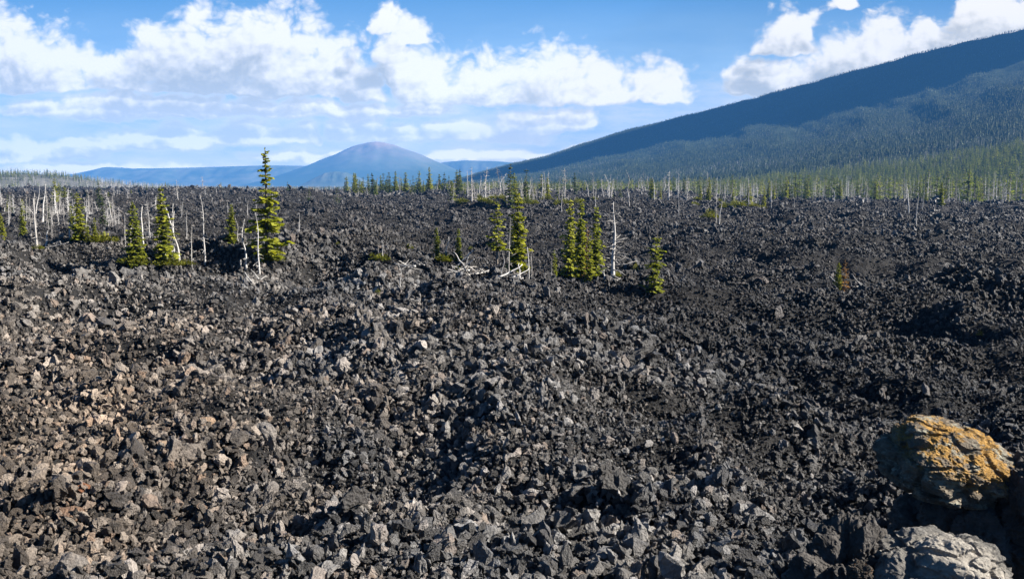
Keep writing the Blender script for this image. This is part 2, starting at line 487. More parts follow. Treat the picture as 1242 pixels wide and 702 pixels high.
# ------------------------------------------------------------------ hills
RIDGE = [(480, 224), (540, 214), (575, 206), (620, 194), (660, 185), (710, 168), (760, 153), (830, 135), (900, 117), (960, 101), (1000, 89), (1050, 76), (1100, 62), (1170, 44), (1242, 29), (1330, 12), (1450, 0), (1600, 30), (1800, 90)]
SPUR = [(700, 224), (760, 214), (811, 204), (860, 190), (921, 174), (970, 160), (1021, 146), (1070, 136), (1121, 128), (1190, 112), (1242, 100), (1330, 84), (1450, 76), (1600, 90), (1800, 120)]
def prof(tab):
    p = [(math.degrees(math.atan2(pix_dir(*q)[0], pix_dir(*q)[1])), pix_dir(*q)[2] / math.hypot(pix_dir(*q)[0], pix_dir(*q)[1])) for q in tab]
    return [a for a, _ in p], [e for _, e in p]
RA, RE = prof(RIDGE)
SA, SE = prof(SPUR)

def mountain_h(x, y):
    r = np.hypot(x, y); az = np.degrees(np.arctan2(x, y))
    E1 = np.interp(az, RA, RE); E2 = np.interp(az, SA, SE)
    D1 = np.interp(az, [-8, 0, 30, 50], [4600, 4300, 3200, 3000]); R1 = np.interp(az, [-8, 30], [1500, 900])
    D2 = np.interp(az, [0, 30, 50], [2700, 2250, 2200]); R2 = np.interp(az, [-8, 30], [1150, 760])
    t1 = (r - R1) / (D1 - R1); t2 = (r - R2) / (D2 - R2)
    H1 = np.maximum(E1, -0.001) * D1 + EYE - 10; H2 = np.maximum(E2, -0.002) * D2 + EYE - 10
    def shape(t, p):
        up = np.clip(t, 0, 1) ** p
        return np.where(t < 1, up * (1 - 0.0 * t), 1 - 0.35 * np.clip(t - 1, 0, 3) ** 1.2)
    gul = 1 + 0.09 * fbm(az / 2.6 + r / 900, r / 700, 3, 61) * np.clip(4 * t1 * (1 - t1), 0, 1)
    h1 = H1 * shape(t1, 1.35) * gul
    h2 = H2 * np.where(t2 < 1, shape(t2, 1.15), 1 - 0.55 * sm(t2, 1.0, 1.7))
    k = 18.0
    m = np.maximum(h1, h2) + k * 0.25 * np.clip(1 - np.abs(h1 - h2) / k, 0, 1) ** 2
    m = m + 4.5 * fbm(x / 150, y / 150, 4, 67) * sm(m, 5, 60)
    return m * sm(az, -9, -1.5) - 8.5 - 3 * (1 - sm(az, -9, -3)), t1, t2

def make_slope_mat(name, cols, scale=0.02):
    m, t, b = new_mat(name)
    geo = t.node("ShaderNodeNewGeometry")
    n = t.noise(geo.outputs["Position"], scale, 6, 0.65)
    t.l.new(t.ramp(n, cols), b.inputs["Base Color"])
    b.inputs["Roughness"].default_value = 0.95
    b.inputs["Specular IOR Level"].default_value = 0.05
    return m

MAT_SLOPE = make_slope_mat("forest_floor", [(0.35, (0.015, 0.024, 0.014)), (0.6, (0.03, 0.04, 0.022)), (0.8, (0.07, 0.07, 0.05))])
def build_mountain():
    az = np.radians(np.linspace(-9, 52, 300)); rr = np.geomspace(480, 7000, 170)
    A, RR = np.meshgrid(az, rr)
    X, Y = RR * np.sin(A), RR * np.cos(A)
    Z, _, _ = mountain_h(X, Y)
    Z = np.where(RR < 500, -14, Z)
    o = link(bpy.data.objects.new("mountain", grid_mesh("mountain", X, Y, Z, MAT_SLOPE)))
    o["kind"] = "structure"; o["label"] = "long forested mountain slope rising to the right behind the lava"
build_mountain()

def px_world(px, dist):
    d = pix_dir(px, 224)
    return d[0] / d[1] * dist
def elev_z(py, dist):
    d = pix_dir(621, py)
    return EYE + d[2] / d[1] * dist

def left_hill_h(x, y):
    """low wooded hill at the left beyond the flow"""
    cx, cy = px_world(20, 1500), 1500
    h = 0.0
    for (px, top, w) in ((-70, 208, 150), (30, 209, 95), (90, 219, 70), (150, 225, 60)):
        hx = px_world(px, 1500); hh = elev_z(top, 1500) + 4
        h = np.maximum(h, hh * np.exp(-((x - hx) / (w * 1500 / F)) ** 2 - ((y - cy) / 330.0) ** 2))
    return h * (1 + 0.08 * fbm(x / 90, y / 90, 3, 77)) - 8.2

def build_left_hill():
    xs = np.linspace(-1500, -250, 150); ys = np.linspace(900, 2400, 110)
    X, Y = np.meshgrid(xs, ys)
    o = link(bpy.data.objects.new("hill", grid_mesh("hill", X, Y, left_hill_h(X, Y), make_slope_mat("hill_soil", [(0.35, (0.06, 0.062, 0.05)), (0.6, (0.11, 0.108, 0.095)), (0.8, (0.17, 0.162, 0.15))]))))
    o["kind"] = "structure"; o["label"] = "low rounded hill of silvery dead timber beyond the lava"
build_left_hill()

def ridge_hill(name, label, pts, dist, depth, mat, rough=0.05, seed=0, plateau=0.0):
    """far hill: silhouette heights by photo column, a real body of the given depth behind and in front"""
    xs = [px_world(p, dist) for p, _ in pts]; zs = [elev_z(t, dist) for _, t in pts]
    X = np.linspace(xs[0], xs[-1], 160); Yv = np.linspace(-1, 1, 60)
    GX, GV = np.meshgrid(X, Yv)
    top = np.interp(GX, xs, zs)
    fall = 1 - sm(np.abs(GV), plateau, 1.0)
    GY = dist + GV * depth
    gul = fbm(GX / (depth * 0.35), GY / (depth * 0.7), 4, seed)
    Z = (top + 12) * fall * (1 + rough * gul * np.clip(4 * fall * (1 - fall), 0, 1) * 3) - 12
    o = link(bpy.data.objects.new(name, grid_mesh(name, GX, GY, Z, mat)))
    o["kind"] = "structure"; o["label"] = label
    return o
MAT_FAR = make_slope_mat("far_slopes", [(0.35, (0.045, 0.065, 0.045)), (0.55, (0.10, 0.11, 0.08)), (0.75, (0.17, 0.16, 0.13))], 0.004)

def build_cone():
    dist = 9500.0
    cx = px_world(457, dist)
    base = (px_world(618, dist) - px_world(296, dist)) / 2
    H = elev_z(172, dist) + 12
    n, k = 120, 50
    a = np.linspace(0, 2 * np.pi, n); t = np.linspace(0, 1, k)
    A, T = np.meshgrid(a, t)
    # photo outline: (share of the half width, share of the height)
    prof_h = np.interp(T, [0, 0.06, 0.15, 0.28, 0.42, 0.60, 0.78, 0.92, 1.0], [1.0, 0.985, 0.92, 0.75, 0.57, 0.34, 0.16, 0.05, 0.0])
    rad = T * base * (1 + 0.05 * np.cos(2 * A + 0.6) + 0.03 * fbm(np.cos(A) * 2, np.sin(A) * 2, 2, 5))
    X, Y = cx + rad * np.cos(A), dist + rad * np.sin(A)
    Z = H * prof_h * (1 + 0.05 * fbm(X / 300, Y / 300, 3, 9) * np.clip(T * 4, 0, 1)) - 12
    m, tt, b = new_mat("cinder_slopes")
    geo = tt.node("ShaderNodeNewGeometry"); sp = tt.node("ShaderNodeSeparateXYZ"); tt.l.new(geo.outputs["Position"], sp.inputs[0])
    nn = tt.noise(geo.outputs["Position"], 0.006, 5, 0.65)
    f = tt.m('ADD', tt.m('MULTIPLY', sp.outputs[2], 1 / H), tt.m('MULTIPLY', tt.m('SUBTRACT', nn, 0.5), 0.7))
    c = tt.ramp(f, [(0.25, (0.05, 0.075, 0.052)), (0.5, (0.10, 0.115, 0.085)), (0.75, (0.15, 0.14, 0.12)), (0.98, (0.27, 0.20, 0.17))])
    tt.l.new(c, b.inputs["Base Color"]); b.inputs["Roughness"].default_value = 0.95; b.inputs["Specular IOR Level"].default_value = 0.05
    o = link(bpy.data.objects.new("cinder_cone_hill", grid_mesh("cinder_cone_hill", X, Y, Z, m)))
    o["kind"] = "structure"; o["label"] = "blue hazy cinder cone with a bare reddish summit on the horizon"
build_cone()
ridge_hill("mesa_hills", "long flat topped blue ridge on the horizon", [(70, 224), (95, 213), (112, 209), (140, 203), (165, 205), (230, 204), (300, 202), (330, 201), (400, 202), (460, 206), (520, 216)], 10500, 1200, MAT_FAR, 0.10, 3, 0.15)
ridge_hill("small_cone_hill", "small darker cone in front of the blue cinder cone", [(368, 224), (380, 217), (395, 210), (408, 208), (420, 209), (435, 215), (450, 222), (455, 224)], 7000, 300, MAT_FAR, 0.05, 13, 0.05)
ridge_hill("far_ridge_hills", "faint blue ridge on the horizon beside the cone", [(470, 224), (500, 206), (540, 197), (565, 195), (600, 196), (660, 200), (700, 224)], 11000, 700, MAT_FAR, 0.05, 23, 0.2)

# ------------------------------------------------------------------ rocks
def rock_mesh(name, seed, n=13, sub=1, rough=0.09, flat=(1, 1, 1), crag=0.12):
    rng = random.Random(seed)
    bm = bmesh.new()
    for _ in range(n):
        v = Vector((rng.gauss(0, 1), rng.gauss(0, 1), rng.gauss(0, 1))).normalized()
        v *= rng.uniform(0.78, 1.08)
        bm.verts.new((v.x * flat[0] * 0.5, v.y * flat[1] * 0.5, v.z * flat[2] * 0.5))
    r = bmesh.ops.convex_hull(bm, input=bm.verts)
    bmesh.ops.delete(bm, geom=[g for g in r["geom_interior"] if isinstance(g, bmesh.types.BMVert)], context='VERTS')
    loose = [v for v in bm.verts if not v.link_faces]
    bmesh.ops.delete(bm, geom=loose, context='VERTS')
    for k in range(sub):
        bmesh.ops.subdivide_edges(bm, edges=bm.edges[:], cuts=1, use_grid_fill=True)
        bmesh.ops.triangulate(bm, faces=[f for f in bm.faces if len(f.verts) > 4])
        off = Vector((seed * 7.1, k * 3.3, seed * 1.7))
        for v in bm.verts:
            a = mnoise.noise_vector(v.co * (2.6 * (k + 1)) + off)
            c = mnoise.noise(v.co * 4.5 + off * 1.3)
            v.co += a * rough / (k + 1) + v.co.normalized() * (c * crag / (k + 1))
    bmesh.ops.triangulate(bm, faces=bm.faces[:])
    bm.normal_update()
    me = bpy.data.meshes.new(name)
    bm.to_mesh(me); bm.free()
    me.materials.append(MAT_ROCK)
    return me

rng0 = random.Random(5)
ROCKS = []
for i in range(16):
    fl = (rng0.uniform(0.8, 1.25), rng0.uniform(0.7, 1.05), rng0.uniform(0.5, 0.95))
    ROCKS.append(rock_mesh("lava_rock_shape", 100 + i, rng0.choice([12, 13, 15, 18]), 2, 0.11, fl, 0.13))

def instancer(name, sources, pos, rot, scl, idx, mat_name=None):
    """one object of kind stuff: points that carry copies of the source meshes"""
    coll = bpy.data.collections.new(name + "_source")
    for i, me in enumerate(sources):
        coll.objects.link(bpy.data.objects.new(f"{name}_source_{i:02d}", me))
    me = bpy.data.meshes.new(name)
    n = len(pos)
    me.vertices.add(n); me.vertices.foreach_set("co", np.asarray(pos, np.float32).ravel())
    a = me.attributes.new("rot", 'FLOAT_VECTOR', 'POINT'); a.data.foreach_set("vector", np.asarray(rot, np.float32).ravel())
    a = me.attributes.new("scl", 'FLOAT_VECTOR', 'POINT'); a.data.foreach_set("vector", np.asarray(scl, np.float32).ravel())
    a = me.attributes.new("idx", 'INT', 'POINT'); a.data.foreach_set("value", np.asarray(idx, np.int32))
    o = link(bpy.data.objects.new(name, me))
    g = bpy.data.node_groups.new(name, "GeometryNodeTree")
    g.interface.new_socket("Geometry", in_out='INPUT', socket_type='NodeSocketGeometry')
    g.interface.new_socket("Geometry", in_out='OUTPUT', socket_type='NodeSocketGeometry')
    gi, go = g.nodes.new("NodeGroupInput"), g.nodes.new("NodeGroupOutput")
    ci = g.nodes.new("GeometryNodeCollectionInfo")
    ci.inputs["Collection"].default_value = coll
    ci.inputs["Separate Children"].default_value = True
    ci.inputs["Reset Children"].default_value = True
    iop = g.nodes.new("GeometryNodeInstanceOnPoints")
    iop.inputs["Pick Instance"].default_value = True
    def attr(nm, ty):
        nd = g.nodes.new("GeometryNodeInputNamedAttribute"); nd.data_type = ty
        nd.inputs["Name"].default_value = nm
        return nd.outputs[0]
    L = g.links.new
    L(gi.outputs[0], iop.inputs["Points"]); L(ci.outputs[0], iop.inputs["Instance"])
    L(attr("idx", 'INT'), iop.inputs["Instance Index"])
    e2r = g.nodes.new("FunctionNodeEulerToRotation")
    L(attr("rot", 'FLOAT_VECTOR'), e2r.inputs[0]); L(e2r.outputs[0], iop.inputs["Rotation"])
    L(attr("scl", 'FLOAT_VECTOR'), iop.inputs["Scale"])
    L(iop.outputs[0], go.inputs[0])
    md = o.modifiers.new("scatter", 'NODES'); md.node_group = g
    o["kind"] = "stuff"
    return o

nr = np.random.default_rng(11)
def scatter_band(r0, r1, spacing, size_lo, size_hi, power):
    """random rocks on the flow between two distances; sizes follow a power law"""
    az = 52.0 if r1 <= 75 else 40.0
    area = math.radians(2 * az) / 2 * (r1 * r1 - r0 * r0)
    n = int(area / spacing ** 2)
    r = np.sqrt(nr.uniform(r0 * r0, r1 * r1, n)); a = np.radians(nr.uniform(-az, az, n))
    x, y = r * np.sin(a), r * np.cos(a)
    s = size_lo + (size_hi - size_lo) * nr.random(n) ** power
    keep = nr.random(n) < lava_mask(x, y)
    return x[keep], y[keep], s[keep]

def rubble():
    bands = [
        (11, 30, 0.115, 0.09, 0.30, 2.4), (11, 30, 0.26, 0.20, 0.44, 2.2), (11, 34, 1.7, 0.40, 0.70, 2.4), (11, 45, 0.125, 0.06, 0.15, 1.5),
        (30, 62, 0.165, 0.14, 0.36, 2.0), (30, 66, 0.62, 0.3, 0.55, 2.2), (30, 70, 3.2, 0.55, 1.0, 2.0),
        (62, 130, 0.27, 0.18, 0.46, 2.0), (64, 150, 1.9, 0.4, 0.85, 2.0),
        (130, 320, 0.60, 0.36, 0.85, 2.0), (140, 400, 4.5, 0.8, 1.7, 2.0),
        (320, 960, 2.3, 0.9, 2.0, 2.0), (330, 960, 14.0, 1.8, 3.8, 1.5),
    ]
    xs, ys, ss = [], [], []
    for b in bands:
        x, y, s = scatter_band(*b)
        xs.append(x); ys.append(y); ss.append(s)
    x, y, s = scatter_band(3.4, 11, 0.11, 0.05, 0.22, 2.0)
    k = (x > 0.8) & (np.abs(np.degrees(np.arctan2(x, y)) - 26) < 22)
    xs.append(x[k]); ys.append(y[k]); ss.append(s[k])
    return np.concatenate(xs), np.concatenate(ys), np.concatenate(ss)

def patchy(x, y, s):
    k = fbm(x / 9.0, y / 8.0, 3, 131)
    s = s * np.clip(1 + 0.6 * k, 0.55, 1.7)
    return s

x, y, s = rubble()
s = patchy(x, y, s)
rr_ = np.hypot(x, y)
z = terrain(x, y)
n = len(x)
z = z + s * nr.uniform(-0.30, 0.50, n)
rot = nr.uniform(0, 2 * np.pi, (n, 3))
scl = np.stack([s * nr.uniform(0.85, 1.25, n), s * nr.uniform(0.8, 1.2, n), s * nr.uniform(0.7, 1.1, n)], -1)
idx = nr.integers(0, len(ROCKS), n)

# the rocks that show largest in the photograph are things of their own
def to_pix(x, y, z):
    dz = np.asarray(z) - EYE
    f = y * math.cos(PITCH) - dz * math.sin(PITCH)
    u = y * math.sin(PITCH) + dz * math.cos(PITCH)
    return 621 + F * np.asarray(x) / f, 351 - F * u / f, F / f

U, V, K = to_pix(x, y, z)
big = scl.mean(1) * K
big[(U < 0) | (U > 1242) | (V > 700) | (V < 330)] = 0
big[(U > 960) & (V > 500)] = 0
order = np.argsort(-big)[:220]
chosen = np.zeros(n, bool); chosen[order] = True
LAVA_BLOCKS = [(x[i], y[i], z[i], rot[i], scl[i], idx[i], U[i], V[i], big[i]) for i in order]
q = ~chosen
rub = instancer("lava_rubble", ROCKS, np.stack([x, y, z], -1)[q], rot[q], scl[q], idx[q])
rub["label"] = "broken dark lava rubble covering the whole flow"

# ------------------------------------------------------------------ conifers
def tube(verts, faces, pts, radii, sides):
    base = len(verts)
    n = len(pts)
    for i, (p, r) in enumerate(zip(pts, radii)):
        d = (pts[min(i + 1, n - 1)] - pts[max(i - 1, 0)]).normalized()
        a = d.orthogonal().normalized(); b = d.cross(a)
        for k in range(sides):
            t = 2 * math.pi * k / sides
            verts.append(p + (a * math.cos(t) + b * math.sin(t)) * r)
    for i in range(n - 1):
        for k in range(sides):
            k2 = (k + 1) % sides
            faces.append((base + i * sides + k, base + i * sides + k2, base + (i + 1) * sides + k2, base + (i + 1) * sides + k))
    faces.append(tuple(base + k for k in reversed(range(sides))))
    faces.append(tuple(base + (n - 1) * sides + k for k in range(sides)))

def set_tint(me, tints):
    a = me.attributes.new("tint", 'FLOAT', 'FACE')
    a.data.foreach_set("value", np.asarray(tints, np.float32))

def spray(verts, faces, tints, root, d, length, width, rng, tint):
    """one small flat fan of needles"""
    side = d.cross(Vector((0, 0, 1)))
    if side.length < 1e-3:
        side = Vector((1, 0, 0))
    side.normalize()
    up = side.cross(d)
    side = (side + up * rng.uniform(-0.7, 0.7)).normalized()
    b = len(verts)
    m = root + d * length * rng.uniform(0.45, 0.65)
    verts.extend((root, m + side * width, root + d * length, m - side * width))
    faces.append((b, b + 1, b + 2, b + 3)); tints.append(tint)

def conifer(seed, h=1.0, w=0.15, whorls=30, per=6, sprays=8, low=0.03, ragged=0.3, gap=0.12, taper=0.85, lean=0.02, sides=6, dead_top=0.0, clump=0.0, fat=1.3):
    """returns trunk mesh data and crown mesh data of a subalpine conifer of unit height"""
    rng = random.Random(seed)
    tv, tf = [], []
    bend = Vector((rng.uniform(-lean, lean), rng.uniform(-lean, lean), 0))
    axis = lambda t: Vector((0, 0, t * h)) + bend * (t * t * h) + Vector((math.sin(t * 5 + seed) * 0.004, math.cos(t * 4 + seed) * 0.004, 0))
    n = 9
    tube(tv, tf, [axis(i / n * 1.0) - Vector((0, 0, 0.02 if i == 0 else 0)) for i in range(n + 1)], [0.020 * (1 - 0.9 * i / n) + 0.0012 for i in range(n + 1)], sides)
    cv, cf, ct = [], [], []
    side_gap = [rng.uniform(0, 6.28) for _ in range(4)]
    for i in range(whorls):
        t = low + (1 - dead_top - low) * ((i + rng.uniform(-0.9, 0.9)) / whorls)
        t = min(max(t, low), 0.995 - dead_top)
        env = 1.3 * w * (1 - (t / (1.0 - dead_top * 0.6)) ** 1.25) ** taper + 0.010
        env *= 0.72 + 0.28 * math.sin(min(t / 0.18, 1) * math.pi / 2)
        env *= 1 + clump * math.sin(t * 31 + seed) + rng.uniform(-ragged, ragged)
        k = max(3, int(per * (1 - 0.35 * t)))
        a0 = rng.uniform(0, 6.28)
        for j in range(k):
            if rng.random() < gap:
                continue
            a = a0 + j * 2 * math.pi / k + rng.uniform(-0.35, 0.35)
            L = env * rng.uniform(0.6, 1.15)
            out = Vector((math.cos(a), math.sin(a), 0))
            droop = rng.uniform(-0.75, -0.1) if t < 0.8 else rng.uniform(-0.1, 0.5)
            root = axis(min(max(t + rng.uniform(-0.012, 0.012), low), 0.99))
            tint0 = rng.random()
            m = max(3, int(sprays * (0.5 + 0.5 * L / w)))
            for q in range(m):
                u = (q + rng.uniform(0.2, 1.0)) / m
                u = 0.12 + 0.88 * u
                p = root + out * (L * u) + Vector((0, 0, L * (droop * u + 0.28 * u * u * (1 if t < 0.8 else 0))))
                sa = a + rng.choice((-1, 1)) * rng.uniform(0.15, 1.1)
                d = Vector((math.cos(sa), math.sin(sa), rng.uniform(-0.55, 0.15))).normalized()
                ln = fat * (0.020 + 0.030 * (1 - t * 0.6)) * rng.uniform(0.7, 1.3) * (0.75 + 0.25 * L / w)
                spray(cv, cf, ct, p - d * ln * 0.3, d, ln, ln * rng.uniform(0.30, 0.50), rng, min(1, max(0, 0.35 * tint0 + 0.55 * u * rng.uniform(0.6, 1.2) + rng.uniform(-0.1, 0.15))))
    # leader
    for q in range(5):
        a = rng.uniform(0, 6.28)
        spray(cv, cf, ct, axis(0.955 - dead_top + 0.012 * q), Vector((math.cos(a) * 0.35, math.sin(a) * 0.35, 1)).normalized(), 0.028, 0.006, rng, 0.5)
    return (tv, tf), (cv, cf, ct)

def conifer_meshes(name, mat, **kw):
    (tv, tf), (cv, cf, ct) = conifer(**kw)
    tm = mesh_from(name + "_trunk", tv, tf, MAT_BARK, True)
    cm = mesh_from(name + "_crown", cv, cf, mat)
    set_tint(cm, ct)
    return tm, cm

def one_mesh(name, tm, cm):
    """trunk and crown of a far tree as a single mesh"""
    nv = len(tm.vertices)
    vs = [v.co[:] for v in tm.vertices] + [v.co[:] for v in cm.vertices]
    fs = [tuple(p.vertices) for p in tm.polygons] + [tuple(i + nv for i in p.vertices) for p in cm.polygons]
    me = mesh_from(name, vs, fs)
    me.materials.append(tm.materials[0]); me.materials.append(cm.materials[0])
    mi = [0] * len(tm.polygons) + [1] * len(cm.polygons)
    me.polygons.foreach_set("material_index", mi)
    tints = [0.5] * len(tm.polygons)
    if "tint" in cm.attributes:
        tints += [d.value for d in cm.attributes["tint"].data]
    else:
        tints += [0.5] * len(cm.polygons)
    set_tint(me, tints)
    return me

def snag(seed, limbs=22, r=0.017, crook=0.03, broken=False, fuzzy=0, sides=6, fork=False, limb_len=0.11, low=0.18):
    """bleached dead tree of unit height: trunk and bare limbs"""
    rng = random.Random(seed)
    tv, tf, lv, lf = [], [], [], []
    ph = rng.uniform(0, 6.28)
    axis = lambda t: Vector((crook * math.sin(t * 3.1 + ph) * t + 0.4 * crook * math.sin(t * 9 + ph), crook * math.cos(t * 2.3 + ph) * t, t))
    n = 12
    pts = [axis(i / n) - Vector((0, 0, 0.03 if i == 0 else 0)) for i in range(n + 1)]
    rad = [r * (1.55 - 0.6 * min(i, 1)) * (1 - (0.55 if broken else 0.88) * i / n) for i in range(n + 1)]
    tube(tv, tf, pts, rad, sides)
    if fork:
        p0 = axis(0.55)
        d = Vector((rng.choice((-1, 1)) * 0.22, rng.uniform(-0.1, 0.1), 0.38))
        tube(tv, tf, [p0, p0 + d * 0.4, p0 + d * 0.75 + Vector((0, 0, 0.03)), p0 + d], [r * 0.5, r * 0.4, r * 0.3, r * 0.1], 5)
    for i in range(limbs):
        t = rng.uniform(low, 0.98)
        a = rng.uniform(0, 6.28)
        L = limb_len * (1.15 - 0.7 * t) * rng.uniform(0.35, 1.3)
        p0 = axis(t)
        out = Vector((math.cos(a), math.sin(a), 0))
        dz = rng.uniform(-0.55, 0.35)
        kink = rng.uniform(-0.4, 0.5)
        p1 = p0 + out * L * 0.5 + Vector((0, 0, dz * L * 0.5))
        p2 = p0 + out * L * rng.uniform(0.85, 1.0) + Vector((rng.uniform(-.2, .2) * L, rng.uniform(-.2, .2) * L, (dz + kink) * L * 0.8))
        lr = r * 0.26 * (1.15 - 0.6 * t)
        tube(lv, lf, [p0, p1, p2], [lr, lr * 0.7, lr * 0.25], 4)
        for _ in range(fuzzy):
            u = rng.uniform(0.3, 0.95)
            pb = p0.lerp(p2, u)
            d = Vector((rng.gauss(0, 1), rng.gauss(0, 1), rng.gauss(-0.3, 0.6))).normalized()
            tube(lv, lf, [pb, pb + d * L * rng.uniform(0.25, 0.5)], [lr * 0.4, lr * 0.2], 3)
    return (tv, tf), (lv, lf)

def snag_meshes(name, mat=None, **kw):
    mat = mat or MAT_DEAD
    (tv, tf), (lv, lf) = snag(**kw)
    return mesh_from(name + "_trunk", tv, tf, mat, True), mesh_from(name + "_limbs", lv, lf, mat, True)

# ------------------------------------------------------------------ the forest on the slopes (nobody could count it)
F_LIVE, F_DEAD, F_FAR = [], [], []
for i in range(5):
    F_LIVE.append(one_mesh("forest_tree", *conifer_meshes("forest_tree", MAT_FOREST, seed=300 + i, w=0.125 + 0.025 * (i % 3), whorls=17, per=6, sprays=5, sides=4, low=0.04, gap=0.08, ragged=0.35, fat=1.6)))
for i in range(4):
    F_DEAD.append(one_mesh("forest_snag", *snag_meshes("forest_snag", MAT_GREYTWIG if i % 2 else MAT_DEAD, seed=330 + i, limbs=36, r=0.014, crook=0.008, sides=4, fuzzy=1, limb_len=0.13, low=0.12)))
def far_cone(seed):
    rng = random.Random(seed)
    vs, fs, ti = [], [], []
    for k in range(5):
        z0, z1 = k / 5 * 0.92 + 0.03, min(1.0, (k + 1.7) / 5)
        r0 = 0.125 * (1 - k / 5.4) * rng.uniform(0.85, 1.15)
        b = len(vs); m = 7; vs.append(Vector((0, 0, z1)))
        for j in range(m):
            a = 6.283 * j / m + rng.uniform(-.3, .3); q = r0 * rng.uniform(0.55, 1.25)
            vs.append(Vector((q * math.cos(a), q * math.sin(a), z0 + rng.uniform(-.03, .03))))
        for j in range(m):
            fs.append((b, b + 1 + j, b + 1 + (j + 1) % m)); ti.append(rng.random())
    me = mesh_from("far_tree", vs, fs, MAT_FAR_TREES)
    set_tint(me, ti)
    return me
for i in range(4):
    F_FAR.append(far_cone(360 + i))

fr = np.random.default_rng(21)
def mountain_forest():
    P, SC, ID, DP, DS, DI = [], [], [], [], [], []
    def add(r0, r1, n, far, az0=-9, az1=38):
        r = np.sqrt(fr.uniform(r0 * r0, r1 * r1, n)); a = np.radians(fr.uniform(az0, az1, n))
        x, y = r * np.sin(a), r * np.cos(a)
        zm, t1, t2 = mountain_h(x, y)
        zg = terrain(x, y)
        z = np.maximum(zm, zg)
        ok = lava_mask(x, y) < 0.15
        az = np.degrees(a)
        ok &= (t1 < 1.04)
        dens = fbm(x / 170, y / 170, 3, 201)
        ok &= fr.random(n) < np.clip(0.86 + 0.5 * dens, 0.25, 1)
        deadness = 0.34 * (1 - sm(r, 560, 820)) + 0.15 + 0.5 * fbm(x / 260, y / 260, 3, 207) + 0.22 * (1 - sm(r, 700, 1300)) + 0.25 * (1 - sm(az, 0, 14)) * sm(t1, 0.05, 0.3) - 0.18 * sm(r, 1500, 2600)
        dead = fr.random(n) < np.clip(deadness, 0.03, 0.75)
        h = fr.uniform(0.45, 1.15, n) * np.interp(r, [400, 800, 1500, 2500, 4500], [17.0, 13.0, 9.5, 7.5, 6.0])
        li, de = ok & ~dead, ok & dead
        P.append(np.stack([x, y, z - 0.3], -1)[li]); SC.append(h[li])
        ID.append((fr.integers(0, 4, n)[li] + 5) if far else fr.integers(0, 5, n)[li])
        DP.append(np.stack([x, y, z - 0.3], -1)[de]); DS.append(h[de] * fr.uniform(0.6, 1.0, de.sum())); DI.append(fr.integers(0, 4, n)[de])
    add(380, 800, 10000, False, -9, 38)
    add(800, 1300, 18000, False, -9, 38)
    add(1300, 2300, 60000, True, -9, 38)
    add(2300, 4600, 130000, True, -9, 38)
    # hill at the left and the plain behind the flow
    n = 9000
    x = fr.uniform(-1300, -330, n); y = fr.uniform(960, 1900, n)
    z = np.maximum(left_hill_h(x, y), terrain(x, y))
    ok = (lava_mask(x, y) < 0.1)
    top = fr.random(n) < np.clip(0.20 + 0.7 * sm(z, 8, 18) + 0.3 * fbm(x / 120, y / 120, 2, 211), 0.05, 0.9)
    h = fr.uniform(6, 12, n)
    li, de = ok & top, ok & ~top
    P.append(np.stack([x, y, z - .3], -1)[li]); SC.append(h[li]); ID.append(fr.integers(0, 5, n)[li])
    DP.append(np.stack([x, y, z - .3], -1)[de]); DS.append(h[de]); DI.append(fr.integers(0, 4, n)[de])
    n = 12000
    r = np.sqrt(fr.uniform(700 ** 2, 3600 ** 2, n)); a = np.radians(fr.uniform(-33, 0, n))
    x, y = r * np.sin(a), r * np.cos(a); z = terrain(x, y)
    ok = lava_mask(x, y) < 0.1
    h = fr.uniform(4, 9, n); li = ok & (fr.random(n) < 0.6); de = ok & ~li
    P.append(np.stack([x, y, z - .3], -1)[li]); SC.append(h[li]); ID.append(fr.integers(5, 9, n)[li])
    DP.append(np.stack([x, y, z - .3], -1)[de]); DS.append(h[de]); DI.append(fr.integers(0, 4, n)[de])
    def out(name, src, P, SC, ID, label):
        P = np.concatenate(P); SC = np.concatenate(SC); ID = np.concatenate(ID); n = len(P)
        rot = np.stack([fr.normal(0, 0.03, n), fr.normal(0, 0.03, n), fr.uniform(0, 6.28, n)], -1)
        wd = fr.uniform(0.8, 1.3, n)
        o = instancer(name, src, P, rot, np.stack([SC * wd, SC * wd, SC], -1), ID)
        o["label"] = label
        print(name, n)
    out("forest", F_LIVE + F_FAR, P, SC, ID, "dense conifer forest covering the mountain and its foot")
    out("dead_forest", F_DEAD, DP, DS, DI, "silver dead timber standing through the forest")
mountain_forest()

# ------------------------------------------------------------------ haze
def build_haze():
    bm = bmesh.new()
    bmesh.ops.create_cube(bm, size=1.0)
    for v in bm.verts:
        v.co = Vector((v.co.x * 25000, v.co.y * 25000, (v.co.z + 0.5) * (740 + 20) - 20))
    me = bpy.data.meshes.new("haze"); bm.to_mesh(me); bm.free()
    m = bpy.data.materials.new("haze"); m.use_nodes = True
    t = NT(m.node_tree); t.n.clear()
    o_ = t.node("ShaderNodeOutputMaterial"); v = t.node("ShaderNodeVolumePrincipled")
    v.inputs["Color"].default_value = (0.105, 0.40, 1.0, 1)
    v.inputs["Density"].default_value = HAZE
    v.inputs["Anisotropy"].default_value = 0.0
    t.l.new(v.outputs[0], o_.inputs["Volume"])
    me.materials.append(m)
    o = link(bpy.data.objects.new("haze", me)); o["kind"] = "stuff"; o["label"] = "blue air haze over the far hills"
HAZE = 8.4e-5
build_haze()

# ------------------------------------------------------------------ things: trees on the flow
def setp(o, label, cat, group=None):
    o["label"] = label; o["category"] = cat
    if group:
        o["group"] = group

